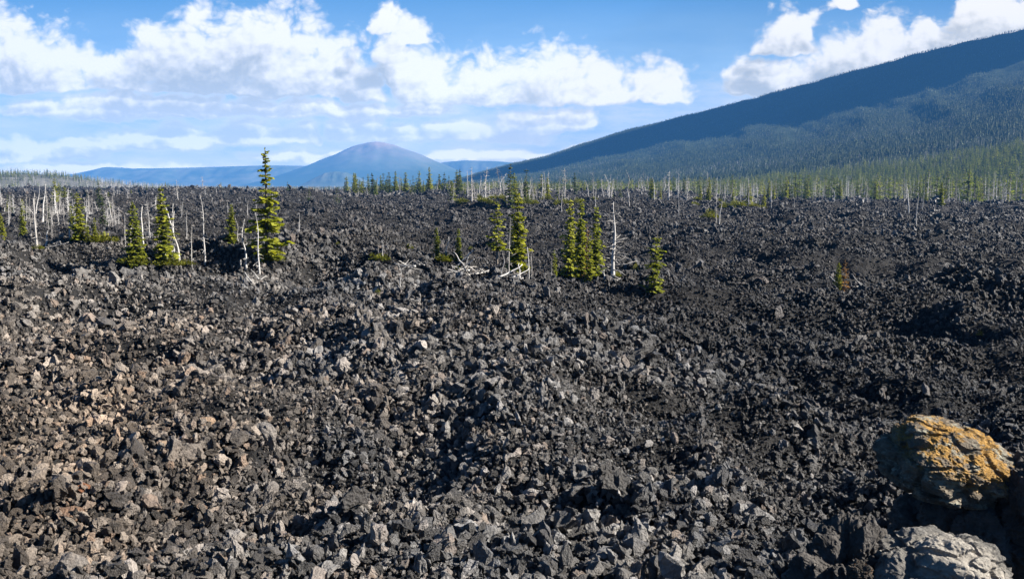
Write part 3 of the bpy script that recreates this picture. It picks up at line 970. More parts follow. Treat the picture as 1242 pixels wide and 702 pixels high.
def two_part(name, parts, loc, rz, sc, label, cat, group=None, lean=(0.0, 0.0)):
    """an Empty at the foot of the tree with its parts under it"""
    e = bpy.data.objects.new(name, None)
    e.empty_display_size = 0.3
    e.location = loc; e.rotation_euler = (lean[0], lean[1], rz); e.scale = sc
    link(e)
    for pn, me in parts:
        link(bpy.data.objects.new(pn, me), e)
    setp(e, label, cat, group)
    return e

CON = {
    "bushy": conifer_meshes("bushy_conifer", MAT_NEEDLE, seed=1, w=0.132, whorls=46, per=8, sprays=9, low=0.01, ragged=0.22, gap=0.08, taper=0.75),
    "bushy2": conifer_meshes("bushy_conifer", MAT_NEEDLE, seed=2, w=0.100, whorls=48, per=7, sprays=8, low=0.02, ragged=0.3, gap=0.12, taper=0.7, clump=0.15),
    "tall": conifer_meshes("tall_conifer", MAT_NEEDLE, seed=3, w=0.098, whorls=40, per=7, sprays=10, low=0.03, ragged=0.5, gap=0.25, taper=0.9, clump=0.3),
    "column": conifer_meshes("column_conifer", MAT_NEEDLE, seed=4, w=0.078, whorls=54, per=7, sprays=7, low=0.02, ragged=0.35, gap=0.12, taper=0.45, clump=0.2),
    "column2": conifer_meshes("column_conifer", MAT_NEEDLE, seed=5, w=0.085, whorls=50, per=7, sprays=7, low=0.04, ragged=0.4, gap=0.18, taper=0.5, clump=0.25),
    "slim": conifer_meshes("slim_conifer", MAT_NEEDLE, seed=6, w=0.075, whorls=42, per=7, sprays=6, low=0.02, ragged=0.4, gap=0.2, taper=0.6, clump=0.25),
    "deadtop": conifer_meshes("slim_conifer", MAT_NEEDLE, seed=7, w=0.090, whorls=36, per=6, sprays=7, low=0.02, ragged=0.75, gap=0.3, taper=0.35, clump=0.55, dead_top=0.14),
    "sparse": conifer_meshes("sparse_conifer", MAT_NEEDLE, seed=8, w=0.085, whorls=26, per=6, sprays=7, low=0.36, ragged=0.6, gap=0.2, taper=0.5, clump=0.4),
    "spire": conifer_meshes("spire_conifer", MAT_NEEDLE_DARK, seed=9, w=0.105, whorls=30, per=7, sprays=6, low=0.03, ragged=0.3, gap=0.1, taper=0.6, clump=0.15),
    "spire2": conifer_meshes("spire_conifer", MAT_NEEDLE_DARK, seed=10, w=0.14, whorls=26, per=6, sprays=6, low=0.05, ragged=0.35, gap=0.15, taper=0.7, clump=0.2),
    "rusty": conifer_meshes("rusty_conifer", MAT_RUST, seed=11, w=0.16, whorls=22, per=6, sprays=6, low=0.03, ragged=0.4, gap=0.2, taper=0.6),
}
SNG = {
    "limbed": snag_meshes("limbed_snag", seed=41, limbs=46, r=0.022, crook=0.02, limb_len=0.17, low=0.12, fuzzy=1),
    "bare": snag_meshes("bare_snag", seed=42, limbs=34, r=0.016, crook=0.025, limb_len=0.09),
    "bare2": snag_meshes("bare_snag", seed=43, limbs=24, r=0.020, crook=0.04, limb_len=0.10, broken=True),
    "forked": snag_meshes("forked_snag", seed=44, limbs=26, r=0.026, crook=0.035, limb_len=0.12, fork=True),
    "curved": snag_meshes("curved_snag", seed=45, limbs=30, r=0.022, crook=0.085, limb_len=0.12),
    "fuzzy": snag_meshes("twiggy_snag", MAT_GREYTWIG, seed=46, limbs=60, r=0.014, crook=0.015, limb_len=0.14, fuzzy=4, low=0.08),
    "fuzzy2": snag_meshes("twiggy_snag", MAT_DEAD, seed=47, limbs=50, r=0.015, crook=0.02, limb_len=0.15, fuzzy=4, low=0.1),
    "stump": snag_meshes("stump_snag", seed=48, limbs=6, r=0.05, crook=0.05, limb_len=0.18, broken=True),
}

trng = random.Random(77)
def plant(kind, px, base, top, label, lean=(0, 0), rz=None, wide=1.0, group=None):
    x, y, z = ground_hit(px, base)
    dist = y * math.cos(PITCH) - (z - EYE) * math.sin(PITCH)
    h = max(0.5, (base - top) / F * dist)
    rz = trng.uniform(0, 6.28) if rz is None else rz
    sink = 0.05 + 0.02 * h
    if kind in CON:
        t, c = CON[kind]
        return two_part("conifer_tree", [("trunk", t), ("crown", c)], (x, y, z - sink), rz, (h * wide, h * wide, h), label, "conifer", group, lean)
    t, l = SNG[kind]
    return two_part("dead_tree", [("trunk", t), ("crown", l)], (x, y, z - sink), rz, (h * wide, h * wide, h), label, "dead tree", group, lean)

LIVE = "conifers standing singly on the lava"
DEADG = "bleached dead trees on the lava"
TREES = [
    ("tall", 325, 318, 180, "tallest conifer on the lava, its pointed top rising above the horizon"),
    ("bushy", 165, 320, 244, "broad bushy conifer, left one of the pair beside bleached snags"),
    ("bushy2", 200, 320, 228, "tall full conifer, right one of the pair at the left, beside white forked snags"),
    ("bushy2", 281, 294, 247, "small pale green conifer standing alone left of the tallest conifer"),
    ("column2", 96, 291, 234, "dark ragged conifer in the middle of the left snag thicket"),
    ("column", 28, 287, 252, "short bright green column conifer near the left edge"),
    ("bushy2", 3, 289, 258, "yellowish conifer cut by the left edge of the photo"),
    ("slim", 116, 294, 263, "yellow green young conifer just right of the dark ragged one in the left thicket"),
    ("slim", 106, 291, 268, "little green conifer at the foot of the left thicket"),
    ("column", 530, 314, 276, "slender young conifer left of the leaning white stick"),
    ("column", 556, 317, 276, "slender young conifer right of the leaning white stick, above bleached driftwood"),
    ("sparse", 603, 334, 246, "sparse conifer with bare lower trunk, left of the narrow bright conifer"),
    ("column", 628, 332, 234, "narrow bright green column conifer in the centre of the lava"),
    ("spire", 619, 252, 200, "tall dark spire on the far rim behind the narrow bright conifer"),
    ("spire2", 638, 247, 204, "second dark spire on the far rim, a little right of the taller one"),
    ("column2", 691, 336, 243, "left trunk of the thick conifer clump right of centre"),
    ("column", 704, 338, 240, "tall ragged conifer in the middle of the clump right of centre"),
    ("slim", 714, 343, 283, "short narrow conifer at the front of the clump under the rusty tip"),
    ("column2", 723, 337, 249, "right conifer of the clump, next to the white limbed snag"),
    ("deadtop", 795, 355, 279, "lone ragged conifer with bare dead top right of the white limbed snag"),
    ("slim", 672, 338, 303, "scraggly small half dead conifer left of the thick clump"),
    ("bushy", 1016, 353, 318, "small lone green conifer with rusty side in the dark right field"),
    ("column", 1141, 250, 221, "green conifer on the right rim against the pale forest trunks"),
]
for k, px, b, t, lab in TREES:
    plant(k, px, b, t, lab, wide={691: 0.8, 704: 0.7, 723: 0.75, 530: 0.95, 556: 0.9}.get(px, 1.0), group=LIVE)
# the two rusty tops
plant("rusty", 1024, 351, 314, "small rust brown dying conifer touching the lone green one in the right field", group=LIVE, wide=0.8)
plant("rusty", 712, 342, 272, "thin orange tipped dying conifer inside the clump right of centre", group=LIVE, wide=0.35)

SNAGS = [
    ("limbed", 743, 340, 246, "white snag with many short curved limbs right of the conifer clump", (0, 0.03)),
    ("bare", 314, 338, 255, "bare white snag standing in front of the tallest conifer", (0, 0)),
    ("curved", 300, 327, 268, "crooked grey snag just left of the bare white one by the tallest conifer", (0, 0.08)),
    ("forked", 213, 321, 247, "thick white forked snag right of the conifer pair", (0, 0.02)),
    ("curved", 219, 320, 255, "leaning white snag crossing behind the thick forked one", (0, 0.16)),
    ("bare", 233, 326, 273, "short bare snag between the forked snag and the slim tall snag", (0, 0)),
    ("bare", 248, 323, 240, "slim tall white snag standing alone right of the conifer pair", (0, -0.02)),
    ("forked", 45, 303, 233, "tall white snag at the left with a crooked top above the rubble edge", (0, 0)),
    ("stump", 56, 301, 280, "broken white snag stump beside the tall crooked topped snag", (0, 0.15)),
    ("stump", 85, 292, 270, "thick short white stump behind the pale fallen log", (0, 0)),
    ("fuzzy2", 38, 288, 254, "grey twiggy dead conifer right of the short bright column", (0, 0)),
    ("fuzzy", 63, 290, 256, "wide ghostly twiggy dead tree in the left thicket", (0, 0)),
    ("fuzzy", 72, 296, 275, "low grey twiggy dead tree at the edge of the left thicket", (0, 0)),
    ("bare2", 90, 289, 252, "grey straight snag close against the dark ragged conifer", (0, 0)),
    ("curved", 157, 298, 244, "bowed white snag leaning over the broad bushy conifer", (0, 0.14)),
    ("bare", 152, 300, 257, "thin white snag left of the bowed one", (0, 0)),
    ("bare2", 175, 299, 249, "bent white snag between the two conifers of the pair", (0, 0.1)),
    ("fuzzy2", 182, 292, 244, "grey twiggy dead conifer behind the gap of the conifer pair", (0, 0)),
    ("bare", 184, 309, 282, "short pale stick at the foot of the conifer pair", (0, 0)),
    ("bare", 227, 290, 254, "thin distant snag behind the white forked snags", (0, 0)),
    ("curved", 288, 295, 263, "small hooked white snag right of the pale green lone conifer", (0, 0.1)),
    ("bare", 363, 287, 256, "short white snag standing alone right of the tallest conifer", (0, 0)),
    ("bare", 459, 316, 291, "thin twin stick snag, left stick, above the green mat", (0, 0)),
    ("bare2", 464, 317, 293, "thin twin stick snag, right stick, above the green mat", (0, 0)),
    ("curved", 485, 354, 318, "twisted pale snag on the crest below the bleached branches", (0, 0.05)),
    ("bare2", 538, 314, 286, "leaning white stick between the two slender young conifers", (0, 0.32)),
    ("bare", 617, 333, 266, "thin grey snag touching the left side of the narrow bright conifer", (0, 0)),
    ("curved", 607, 337, 305, "curved pale snag at the foot of the sparse conifer", (0, 0.2)),
    ("bare2", 641, 342, 298, "short grey snag right of the narrow bright conifer, left of a pair", (0, 0)),
    ("bare", 645, 341, 301, "short grey snag right of the narrow bright conifer, right of a pair", (0, 0)),
    ("fuzzy", 669, 341, 312, "scrubby grey snag beside the scraggly half dead conifer", (0, 0)),
    ("stump", 733, 342, 326, "pale stub at the left foot of the white limbed snag", (0, 0)),
    ("bare", 868, 272, 236, "straight snag, left of two at the edge of the right field", (0, 0)),
    ("bare2", 872, 273, 243, "leaning snag, right of two at the edge of the right field", (0, 0.12)),
    ("bare2", 1102, 259, 227, "white snag leaning left on the right rim", (0, -0.14)),
    ("bare2", 1111, 274, 238, "upright white snag right of the leaning one on the right rim", (0, 0)),
    ("bare", 1119, 257, 236, "thin grey snag behind the two white ones on the right rim", (0, 0)),
    ("bare", 935, 253, 230, "thin white snag alone on the rim of the right field", (0, 0)),
    ("curved", 963, 253, 238, "tiny crooked snag on the rim right of the thin white one", (0, 0)),
    ("stump", 763, 251, 236, "forked white stump above the white limbed snag", (0, 0.1)),
    ("bare", 823, 264, 238, "thin snag above the lone ragged conifer", (0, 0)),
    ("curved", 761, 240, 206, "tall pale snag with hooked top on the far rim", (0, 0)),
    ("limbed", 811, 242, 207, "white snag left of the dark lava knob on the far rim", (0, 0)),
    ("fuzzy2", 822, 240, 208, "pale twiggy snag in front of the dark lava knob", (0, 0)),
    ("bare", 833, 236, 213, "thin white snag on top of the dark lava knob", (0, 0)),
    ("fuzzy2", 858, 242, 208, "bright white twiggy snag right of the dark lava knob", (0, 0)),
    ("fuzzy2", 885, 248, 222, "slanting white twiggy snag among yellow green brush", (0, 0.3)),
    ("fuzzy2", 908, 250, 213, "tall white twiggy snag above the yellow green brush", (0, 0)),
    ("bare", 722, 252, 222, "thin snag on the far rim above the conifer clump", (0, 0)),
    ("bare2", 681, 258, 237, "small grey snag on the rim above the thick clump", (0, 0)),
    ("fuzzy2", 1215, 250, 222, "grey twiggy snag among the blocks at the right end of the rim", (0, 0)),
]
for k, px, b, t, lab, ln in SNAGS:
    plant(k, px, b, t, lab, ln, group=DEADG, wide=1.5 if k == 'limbed' else trng.uniform(0.95, 1.35))

# small trees standing in numbers along the rims: each a thing, too small to show its parts
SM_LIVE = [one_mesh("small_conifer", *CON[k]) for k in ("spire", "spire2", "column2", "slim")]
SM_DEAD = [one_mesh("small_snag", *SNG[k]) for k in ("bare", "fuzzy2", "curved", "limbed", "fuzzy")]
def crowd(n, live, px0, px1, d0, d1, h0, h1, label, cat, group, seed, shapes=None):
    rg = random.Random(seed)
    for _ in range(n):
        px = rg.uniform(px0, px1); d = rg.uniform(d0, d1)
        x, y, z = at_dist(px, d)
        if lava_mask(x, y) < 0.3 and d < 380:
            continue
        h = rg.uniform(h0, h1)
        me = rg.choice(shapes or (SM_LIVE if live else SM_DEAD))
        o = bpy.data.objects.new("conifer_tree" if live else "dead_tree", me)
        wd = rg.uniform(0.85, 1.25) if live else rg.uniform(0.8, 1.9)
        o.location = (x, y, z - 0.15); o.scale = (h * wd, h * wd, h)
        o.rotation_euler = (rg.gauss(0, 0.03), rg.gauss(0, 0.03 if live else 0.14), rg.uniform(0, 6.28))
        link(o); setp(o, label, cat, group)
crowd(64, True, 418, 562, 400, 580, 6, 13, "small dark conifer in the grove on the middle of the far rim", "conifer", "grove on the middle rim", 1)
crowd(9, False, 410, 560, 360, 520, 6, 11, "small pale snag among the grove on the middle of the far rim", "dead tree", "snags in the middle grove", 2)
crowd(28, False, 545, 665, 240, 400, 6, 11, "pale snag in the ghost thicket behind the narrow bright conifer", "dead tree", "snags of the ghost thicket", 3)
crowd(14, True, 545, 665, 280, 440, 5, 11, "small conifer in the ghost thicket behind the narrow bright conifer", "conifer", "conifers of the ghost thicket", 4)
crowd(22, False, 660, 850, 280, 470, 6, 12, "pale snag along the rim below the forested mountain foot", "dead tree", "snags along the mountain side rim", 5)
crowd(14, True, 660, 850, 300, 480, 5, 10, "small conifer along the rim below the forested mountain foot", "conifer", "conifers along the mountain side rim", 6)
crowd(9, False, 850, 930, 260, 380, 6, 11, "pale snag in the brushy patch on the rim", "dead tree", "snags in the brushy rim patch", 7)
crowd(14, True, 845, 925, 260, 380, 4, 9, "yellow green conifer in the brushy patch on the rim", "conifer", "conifers in the brushy rim patch", 8)
crowd(18, False, 925, 1242, 330, 430, 4, 10, "grey snag on the right rim in front of the forest", "dead tree", "snags on the right rim", 9)
crowd(34, True, 925, 1242, 380, 460, 7, 13, "conifer of the forest edge right behind the right rim", "conifer", "conifers of the right forest edge", 10)
crowd(38, False, 0, 155, 100, 190, 2.8, 6.0, "grey snag in the thicket at the left side of the lava", "dead tree", "snags of the left thicket", 11)
crowd(18, True, 0, 140, 105, 200, 2, 4.5, "small conifer in the thicket at the left side of the lava", "conifer", "conifers of the left thicket", 12)
crowd(12, True, 55, 135, 200, 300, 4, 7, "dark conifer in the row behind the left thicket", "conifer", "conifers behind the left thicket", 13)
crowd(18, False, 60, 330, 130, 330, 2.5, 6, "small snag scattered over the lava behind the left trees", "dead tree", "snags behind the left trees", 14)
crowd(12, True, 140, 420, 250, 620, 3, 7, "tiny conifer scattered far out on the left lava", "conifer", "tiny conifers far out on the left lava", 15)
crowd(10, False, 200, 420, 250, 620, 3, 7, "tiny snag far out on the left lava", "dead tree", "tiny snags far out on the left lava", 16)

crowd(26, False, 0, 150, 95, 160, 2.2, 4.6, "grey twiggy dead tree in the thicket at the left side of the lava", "dead tree", "twiggy dead trees of the left thicket", 17, [SM_DEAD[1], SM_DEAD[4]])
crowd(16, False, 560, 660, 230, 330, 4, 7, "grey twiggy dead tree in the ghost thicket behind the narrow bright conifer", "dead tree", "twiggy dead trees of the ghost thicket", 18, [SM_DEAD[1], SM_DEAD[4]])

# ------------------------------------------------------------------ shrubs, logs, driftwood
def shrub_mesh(seed, n=420, flat=0.5):
    rg = random.Random(seed)
    vs, fs, ti = [], [], []
    for _ in range(n):
        a = rg.uniform(0, 6.28); q = math.sqrt(rg.random())
        rr = 0.5 * (0.8 + 0.25 * math.sin(3 * a + seed) + 0.15 * math.sin(7 * a))
        p = Vector((rr * q * math.cos(a), rr * q * math.sin(a), flat * (1 - q * q) * rg.uniform(0.1, 1.0) * (0.8 + 0.4 * math.sin(5 * a + q * 4))))
        d = Vector((math.cos(a) * 0.7 + rg.gauss(0, .4), math.sin(a) * 0.7 + rg.gauss(0, .4), rg.uniform(0.1, 0.9))).normalized()
        spray(vs, fs, ti, p, d, rg.uniform(0.08, 0.16), rg.uniform(0.025, 0.045), rg, rg.random())
    me = mesh_from("shrub", vs, fs, MAT_SHRUB); set_tint(me, ti)
    return me
SHR = [shrub_mesh(i, flat=f) for i, f in ((1, 0.28), (2, 0.45), (3, 0.8))]
SHRUBS = [
    (0, 464, 320, 26, "flat green mat shrub under the twin stick snags"),
    (1, 459, 358, 13, "bright yellow shrub alone on the rubble crest"),
    (1, 452, 315, 9, "small green shrub left of the twin stick snags"),
    (0, 538, 318, 30, "green mat shrub at the foot of the left slender conifer"),
    (1, 555, 329, 12, "small green shrub at the foot of the right slender conifer"),
    (1, 497, 303, 12, "pale green shrub beyond the bleached branches"),
    (1, 571, 303, 9, "tiny green shrub on open lava right of the slender conifers"),
    (2, 772, 329, 12, "dull green shrub between the limbed snag and the lone ragged conifer"),
    (0, 163, 322, 34, "yellow green mat at the foot of the broad bushy conifer"),
    (0, 205, 322, 34, "yellow green mat at the foot of the full conifer of the pair"),
    (0, 46, 303, 14, "yellow green tuft at the foot of the tall crooked topped snag"),
    (0, 124, 295, 34, "yellow green mat at the right edge of the left thicket"),
    (2, 1188, 409, 8, "tiny lone yellow green sprig in the dark right field"),
    (1, 862, 268, 22, "grey green shrub at the foot of the two snags by the right field"),
    (0, 226, 322, 20, "green tuft right of the thick forked snag"),
    (1, 335, 318, 22, "yellow green shrub under the tallest conifer"),
    (1, 410, 297, 6, "tiny green tuft on open lava right of the tallest conifer"),
    (0, 631, 332, 22, "yellow green skirt at the foot of the narrow bright conifer"),
    (0, 747, 338, 18, "green tuft at the right foot of the white limbed snag"),
]
def put_shrub(k, px, py, w, label, group=None):
    x, y, z = ground_hit(px, py)
    dist = math.hypot(x, y)
    sc = w / F * dist
    o = bpy.data.objects.new("shrub", SHR[k])
    o.location = (x, y, z + 0.02); o.scale = (sc, sc, sc); o.rotation_euler = (0, 0, trng.uniform(0, 6.28))
    link(o); setp(o, label, "shrub", group or "low shrubs on the lava")
for a in SHRUBS:
    put_shrub(*a)
for i in range(22):
    put_shrub(trng.choice((0, 1)), trng.uniform(548, 735), trng.uniform(240, 250), trng.uniform(9, 18), "low green shrub on the rim by the ghost thicket", "shrubs on the middle rim")
for i in range(12):
    put_shrub(trng.choice((0, 1)), trng.uniform(838, 930), trng.uniform(243, 254), trng.uniform(10, 18), "yellow green brush on the rim right of the dark lava knob", "brush right of the lava knob")

def log_mesh(seed, limbs=5):
    (tv, tf), (lv, lf) = snag(seed, limbs=limbs, r=0.028, crook=0.05, broken=True, limb_len=0.16)
    nv = len(tv)
    return mesh_from("fallen_log", tv + lv, tf + [tuple(i + nv for i in f) for f in lf], MAT_DEAD, True)
LOGS = [log_mesh(61), log_mesh(62, 8), log_mesh(63, 14)]
def put_log(k, p0, p1, label, fat=1.0, lift=0.12):
    a = Vector(ground_hit(*p0))
    t = a.y / pix_dir(*p0)[1]
    q = pix_dir(*p1) / pix_dir(*p1)[1] * a.y * trng.uniform(0.99, 1.015)
    b = Vector((q[0], q[1], EYE + q[2]))
    d = b - a
    o = bpy.data.objects.new("fallen_log", LOGS[k])
    L = d.length
    o.location = a + Vector((0, 0, lift)); o.scale = (L * fat, L * fat, L)
    o.rotation_mode = 'QUATERNION'; o.rotation_quaternion = d.to_track_quat('Z', 'Y')
    link(o); setp(o, label, "log", "bleached logs and branches lying on the lava")
put_log(0, (55, 303), (84, 297), "pale fallen log lying in front of the left thicket", 0.9)
put_log(0, (80, 293), (100, 291), "curved pale log on the rubble below the left thicket", 0.8)
put_log(1, (1024, 351), (1048, 350), "white fallen log beside the lone conifer in the right field", 1.2)
put_log(0, (1062, 278), (1080, 268), "thin fallen stick leaning on the right rim", 0.5)
put_log(1, (487, 330), (503, 317), "bleached branch pointing up the crest left of the slender conifers", 1.0)
put_log(2, (498, 327), (512, 330), "tangled white branch on the crest left of the slender conifers", 1.4)
put_log(2, (540, 334), (566, 330), "white driftwood tangle below the right slender conifer", 1.5)
put_log(2, (563, 338), (582, 331), "white bleached root mass right of the slender conifers", 1.6)
put_log(1, (548, 326), (560, 338), "short white branch hanging below the right slender conifer", 1.2)
put_log(1, (600, 339), (628, 335), "grey log under the narrow bright conifer", 0.9)
put_log(2, (308, 341), (324, 338), "white root tangle at the foot of the bare white snag", 1.3)
def tangle(px, py, wpx, hpx, n, label, seed):
    rg = random.Random(seed)
    x, y, z = ground_hit(px, py)
    k = y / F
    for _ in range(n):
        o = bpy.data.objects.new("dead_branch", rg.choice(LOGS))
        L = rg.uniform(0.35, 0.9) * wpx * k
        o.location = (x + rg.uniform(-0.5, 0.5) * wpx * k, y + rg.uniform(-1.2, 1.2), z + rg.uniform(0.1, 0.5) * hpx * k)
        o.scale = (L * 1.3, L * 1.3, L)
        o.rotation_euler = (rg.uniform(0.7, 1.5) * rg.choice((-1, 1)), rg.uniform(-0.4, 0.4), rg.uniform(0, 6.28))
        link(o); setp(o, label, "branch", "bleached driftwood heaps")
tangle(556, 334, 34, 16, 12, "bleached branch in the white driftwood heap below the two slender conifers", 1)
tangle(578, 339, 26, 14, 9, "bleached root in the white heap right of the slender conifers", 2)
tangle(500, 330, 30, 16, 9, "bleached branch in the heap on the crest left of the slender conifers", 3)
tangle(488, 352, 14, 20, 4, "bleached twisted branch lying down the crest slope", 4)
tangle(615, 340, 40, 10, 6, "grey branch lying under the narrow bright conifer", 5)
tangle(748, 342, 24, 8, 6, "grey branch at the foot of the white limbed snag", 6)
tangle(314, 342, 18, 8, 5, "white root at the foot of the bare snag by the tallest conifer", 7)
tangle(300, 325, 22, 8, 4, "pale branch beside the crooked grey snag", 8)
tangle(215, 322, 24, 8, 4, "pale branch around the foot of the thick forked snag", 9)
tangle(1040, 351, 30, 5, 4, "white branch beside the lone conifer in the right field", 10)
put_log(0, (1210, 252), (1240, 250), "pale log on the right end of the rim", 0.7)
put_log(2, (745, 341), (760, 344), "fallen grey limbs at the foot of the white limbed snag", 1.2)

# ------------------------------------------------------------------ lava knob on the far rim and blocks
def crag_mesh(seed, mat, n=5, amp=0.22, freq=2.2, flat=(1, 1, 1), facet=True, pits=0.0):
    bm = bmesh.new()
    bmesh.ops.create_icosphere(bm, subdivisions=n, radius=0.5)
    off = Vector((seed * 3.1, seed * 1.7, seed * 5.3))
    for v in bm.verts:
        d = v.co.normalized()
        k = 1 + amp * mnoise.noise(d * freq + off) + amp * 0.5 * mnoise.noise(d * freq * 2.3 + off) + amp * 0.22 * mnoise.noise(d * freq * 6 + off) + amp * 0.10 * mnoise.noise(d * freq * 15 + off)
        if facet:
            c = mnoise.voronoi(d * 1.6 + off)[0]
            k -= 0.20 * (c[1] - c[0] < 0.12) * 0.3 + 0.10 * c[0]
        if pits:
            f1 = mnoise.voronoi(d * 7.0 + off + mnoise.noise_vector(d * 5) * 0.15)[0]
            k -= pits * max(0.0, 0.42 - f1[0]) + pits * 0.30 * abs(mnoise.noise(d * 22 + off)) - pits * 0.5 * max(0.0, f1[1] - f1[0] - 0.30)
        v.co = Vector((d.x * flat[0], d.y * flat[1], d.z * flat[2])) * 0.5 * k
    me = bpy.data.meshes.new("crag"); bm.to_mesh(me); bm.free()
    me.materials.append(mat)
    return me

kx, ky, kz = at_dist(838, 330)
ko = link(bpy.data.objects.new("lava_outcrop", crag_mesh(9, MAT_ROCK, 5, 0.35, 3.0)))
ko.location = (kx, ky, kz + 0.8); ko.scale = (15, 11, 8)
setp(ko, "dark rounded lava knob standing above the far rim", "lava outcrop")

BLK = "large angular blocks in the near rubble"
for bx, by, bz, br, bs, bi, u, v, bpx in LAVA_BLOCKS:
    o = bpy.data.objects.new("lava_block", ROCKS[bi])
    o.location = (bx, by, bz); o.rotation_euler = tuple(br); o.scale = tuple(bs)
    link(o); setp(o, "angular lava block lying loose in the near rubble", "rock", BLK)

# blocks that stand out of the rubble one by one
BIG = [rock_mesh("big_block_shape", 200 + i, 15, 3, 0.10, f, 0.10) for i, f in enumerate([(1.1, 0.9, 0.5), (0.8, 0.7, 1.3), (1.0, 0.9, 0.8), (0.5, 0.6, 1.4)])]
NOTABLE = [
    (0, 252, 513, 30, (0.25, 0.1, 0.4), "tan", "pale tan slab tilted up in the left rubble"),
    (2, 236, 568, 62, (0, 0.1, 1.0), "grey", "lumpy grey block beside a deep black hollow in the left rubble"),
    (0, 203, 545, 46, (0.1, 0.2, 0.2), "tan", "long pale brown slab with a pointed end, above the deep black hollow"),
    (0, 86, 640, 52, (0.35, 0.0, 0.2), "brown", "smooth reddish brown slab lying flat at lower left"),
    (2, 103, 605, 34, (0.2, 0.4, 0.9), "rust", "rusty red block above the smooth reddish brown slab"),
    (2, 662, 668, 78, (0.1, 0.2, 2.0), "dark", "largest rough dark block near the bottom centre"),
    (2, 598, 660, 58, (0.3, 0.1, 0.7), "grey", "block with a black shaded hollow left of the largest dark block"),
    (3, 540, 532, 44, (0.1, 0.15, 0.3), "pale", "narrow upright flake of lava in the central rubble"),
    (2, 790, 418, 32, (0.1, 0.0, 1.3), "dark", "dark rounded block alone where the dark flow begins"),
    (1, 412, 686, 40, (0.3, 0.1, 0.5), "pale", "pale pointed block at the bottom edge left of centre"),
    (2, 912, 632, 60, (0.2, 0.1, 2.6), "grey", "jagged grey block left of the viewpoint boulders"),
    (1, 455, 412, 26, (0.1, 0.3, 1.8), "grey", "upright grey block on the central slope with a black shadow"),
    (0, 20, 660, 46, (0.3, 0.1, 1.1), "grey", "grey slab at the left edge near the bottom"),
    (2, 940, 565, 40, (0.4, 0.1, 0.1), "dark", "knobbly dark block between the dark flow and the yellow boulder"),
]
for k, px, py, w, rt, tone, lab in NOTABLE:
    bx, by, bz = ground_hit(px, py)
    sc = 0.58 * w / F * math.hypot(by, bz - EYE)
    o = bpy.data.objects.new("lava_block", BIG[k])
    o.location = (bx, by, bz + sc * 0.15); o.rotation_euler = rt; o.scale = (sc, sc, sc)
    link(o); setp(o, lab, "rock", "blocks standing out of the rubble")
    o.material_slots[0].link = 'OBJECT'; o.material_slots[0].material = MAT_TONE[tone]

# ------------------------------------------------------------------ the boulders of the viewpoint
def boulder_mat(name, base, lichen, amount, pale=None, scale=1.0, spot=None):
    m, t, b = new_mat(name)
    tcn = t.node("ShaderNodeTexCoord"); oc = tcn.outputs["Object"]
    n = t.noise(oc, 5 * scale, 7, 0.68)
    c = t.ramp(n, [(0.3, tuple(v * 0.45 for v in base)), (0.5, base), (0.72, tuple(min(1, v * 1.7) for v in base))])
    if pale:
        n4 = t.noise(oc, 3.1 * scale, 5, 0.6)
        dd = t.v('LENGTH', t.v('SUBTRACT', oc, (0.02, -0.16, 0.36)))
        pm = t.smooth(t.m('ADD', dd, t.m('MULTIPLY', t.m('SUBTRACT', n4, 0.5), 0.55)), 0.33, 0.27)
        c = t.mix(pm, c, t.ramp(n, [(0.3, tuple(v * 0.6 for v in pale)), (0.7, pale)]))
    n2 = t.noise(t.v('ADD', oc, (7.3, 1.1, 4.4)), 4.2 * scale, 7, 0.7)
    n3 = t.noise(t.v('ADD', oc, (2.3, 5.1, 9.4)), 17 * scale, 5, 0.65)
    lf = t.smooth(t.m('ADD', t.m('MULTIPLY', n2, 0.62), t.m('MULTIPLY', n3, 0.38)), 0.62 - amount, 0.68 - amount)
    if spot:
        d2 = t.v('LENGTH', t.v('SUBTRACT', oc, spot))
        lf = t.m('MULTIPLY', lf, t.smooth(t.m('ADD', d2, t.m('MULTIPLY', t.m('SUBTRACT', n2, 0.5), 0.7)), 0.62, 0.42))
        g2 = t.noise(t.v('ADD', oc, (1.7, 8.1, 3.4)), 8 * scale, 6, 0.7)
        c = t.mix(t.smooth(g2, 0.50, 0.62), c, t.ramp(n, [(0.3, (0.17, 0.165, 0.125)), (0.7, (0.36, 0.345, 0.27))]))
    lc = t.ramp(n3, [(0.3, tuple(v * 0.7 for v in lichen)), (0.55, lichen), (0.75, (lichen[0] * 0.9, lichen[1] * 1.1, lichen[2] * 2.2))])
    c = t.mix(lf, c, lc)
    t.l.new(c, b.inputs["Base Color"]); b.inputs["Roughness"].default_value = 0.9
    v = t.node("ShaderNodeTexVoronoi"); v.inputs["Scale"].default_value = 13 * scale; t.put(v.inputs["Vector"], t.v('ADD', oc, t.v('SCALE', t.noise(oc, 6, 3, 0.5, color=True), 0.15)))
    h = t.m('ADD', t.m('MULTIPLY', t.noise(oc, 11 * scale, 8, 0.72), 1.0), t.m('MULTIPLY', t.smooth(v.outputs["Distance"], 0.05, 0.45), 0.5))
    bp = t.node("ShaderNodeBump"); bp.inputs["Strength"].default_value = 0.9; bp.inputs["Distance"].default_value = 0.06
    t.l.new(h, bp.inputs["Height"]); t.l.new(bp.outputs[0], b.inputs["Normal"])
    return m
M_YEL = boulder_mat("yellow_lichen_rock", (0.14, 0.115, 0.085), (0.33, 0.185, 0.045), 0.15, spot=(0.0, -0.1, 0.42))
M_GREY = boulder_mat("grey_viewpoint_rock", (0.075, 0.068, 0.062), (0.30, 0.13, 0.03), -0.03)
M_PALE = boulder_mat("pale_lichen_rock", (0.15, 0.14, 0.125), (0.34, 0.16, 0.05), -0.04, pale=(0.38, 0.345, 0.295))
M_ORANGE = boulder_mat("orange_lichen_rock", (0.10, 0.085, 0.07), (0.42, 0.16, 0.03), 0.06)

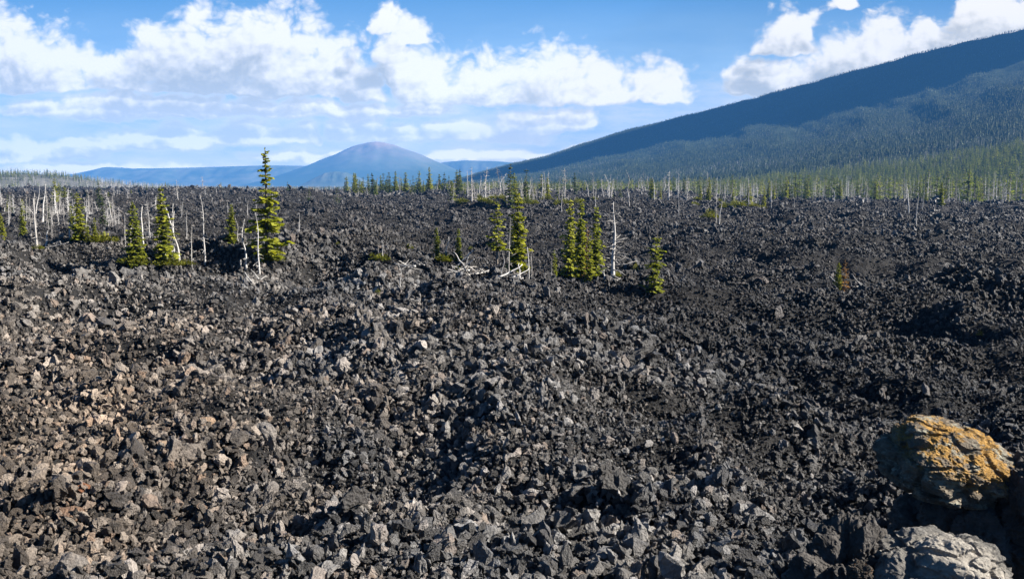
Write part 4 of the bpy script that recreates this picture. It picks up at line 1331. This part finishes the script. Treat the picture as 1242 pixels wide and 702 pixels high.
def boulder(px, py, dist, size, rot, mat, seed, label, amp=0.24, freq=1.7, pits=0.14):
    d = pix_dir(px, py); d = d / d[1] * dist
    o = link(bpy.data.objects.new("boulder", crag_mesh(seed, mat, 7, amp, freq, pits=pits)))
    o.location = (d[0], d[1], EYE + d[2]); o.scale = size; o.rotation_euler = rot
    setp(o, label, "boulder", "boulders at the viewpoint")
    return o
boulder(1146, 560, 5.6, (0.90, 0.82, 0.52), (0.26, 0.10, 0.3), M_YEL, 3, "large rounded boulder crusted with yellow and orange lichen", 0.15, 1.7, 0.11)
boulder(1172, 655, 5.6, (1.12, 0.95, 0.80), (0, -0.05, 0.8), M_GREY, 5, "dark shadowed boulder carrying the yellow lichen boulder", 0.2)
boulder(1275, 620, 5.35, (0.72, 0.7, 0.78), (0, 0, 0.2), M_GREY, 7, "dark boulder cut by the right edge beside the yellow one")
boulder(1140, 708, 4.6, (0.86, 0.72, 0.60), (0.25, 0.05, 0.1), M_PALE, 11, "dark boulder with a pale grey flat top at the bottom edge", 0.2, 1.5, 0.06)
boulder(1030, 706, 4.75, (0.68, 0.55, 0.68), (0, 0.3, 0.5), M_GREY, 13, "rough dark boulder left of the pale flat topped one", 0.35)
boulder(1043, 694, 4.30, (0.13, 0.12, 0.12), (0, 0, 0), M_ORANGE, 15, "small orange stained rock wedged between dark boulders", 0.3)

# ------------------------------------------------------------------ cumulus that shade the mountain, high to the right of the picture
def cumulus(target, size, seed, height=1500.0):
    t = (height - target[2]) / sun_dir.z
    c = Vector(target) + sun_dir * t
    m, tt, b = new_mat("cloud")
    b.inputs["Base Color"].default_value = (0.9, 0.9, 0.9, 1); b.inputs["Roughness"].default_value = 1.0
    bm = bmesh.new()
    bmesh.ops.create_icosphere(bm, subdivisions=6, radius=0.5)
    off = Vector((seed * 4.7, seed * 2.9, seed * 1.3))
    for v in bm.verts:
        d = v.co.normalized()
        k = 1 + 0.45 * mnoise.noise(d * 1.6 + off) + 0.30 * abs(mnoise.noise(d * 3.7 + off)) + 0.16 * abs(mnoise.noise(d * 8.5 + off)) + 0.08 * abs(mnoise.noise(d * 19 + off))
        z = d.z * k * 0.5
        v.co = Vector((d.x * k * 0.5, d.y * k * 0.5, z if z > 0 else z * 0.25))
    me = bpy.data.meshes.new("cloud"); bm.to_mesh(me); bm.free()
    me.materials.append(m)
    me.polygons.foreach_set("use_smooth", [True] * len(me.polygons))
    o = link(bpy.data.objects.new("cloud", me))
    o.location = c; o.scale = size; o.rotation_euler = (0, 0, -0.15)
    o["kind"] = "structure"; o["label"] = "cumulus cloud drifting above the mountain"
cumulus((1400, 3150, 380), (1900, 980, 380), 1)
cumulus((420, 3600, 300), (800, 420, 220), 4)
cumulus((1350, 2500, 280), (760, 300, 170), 2)
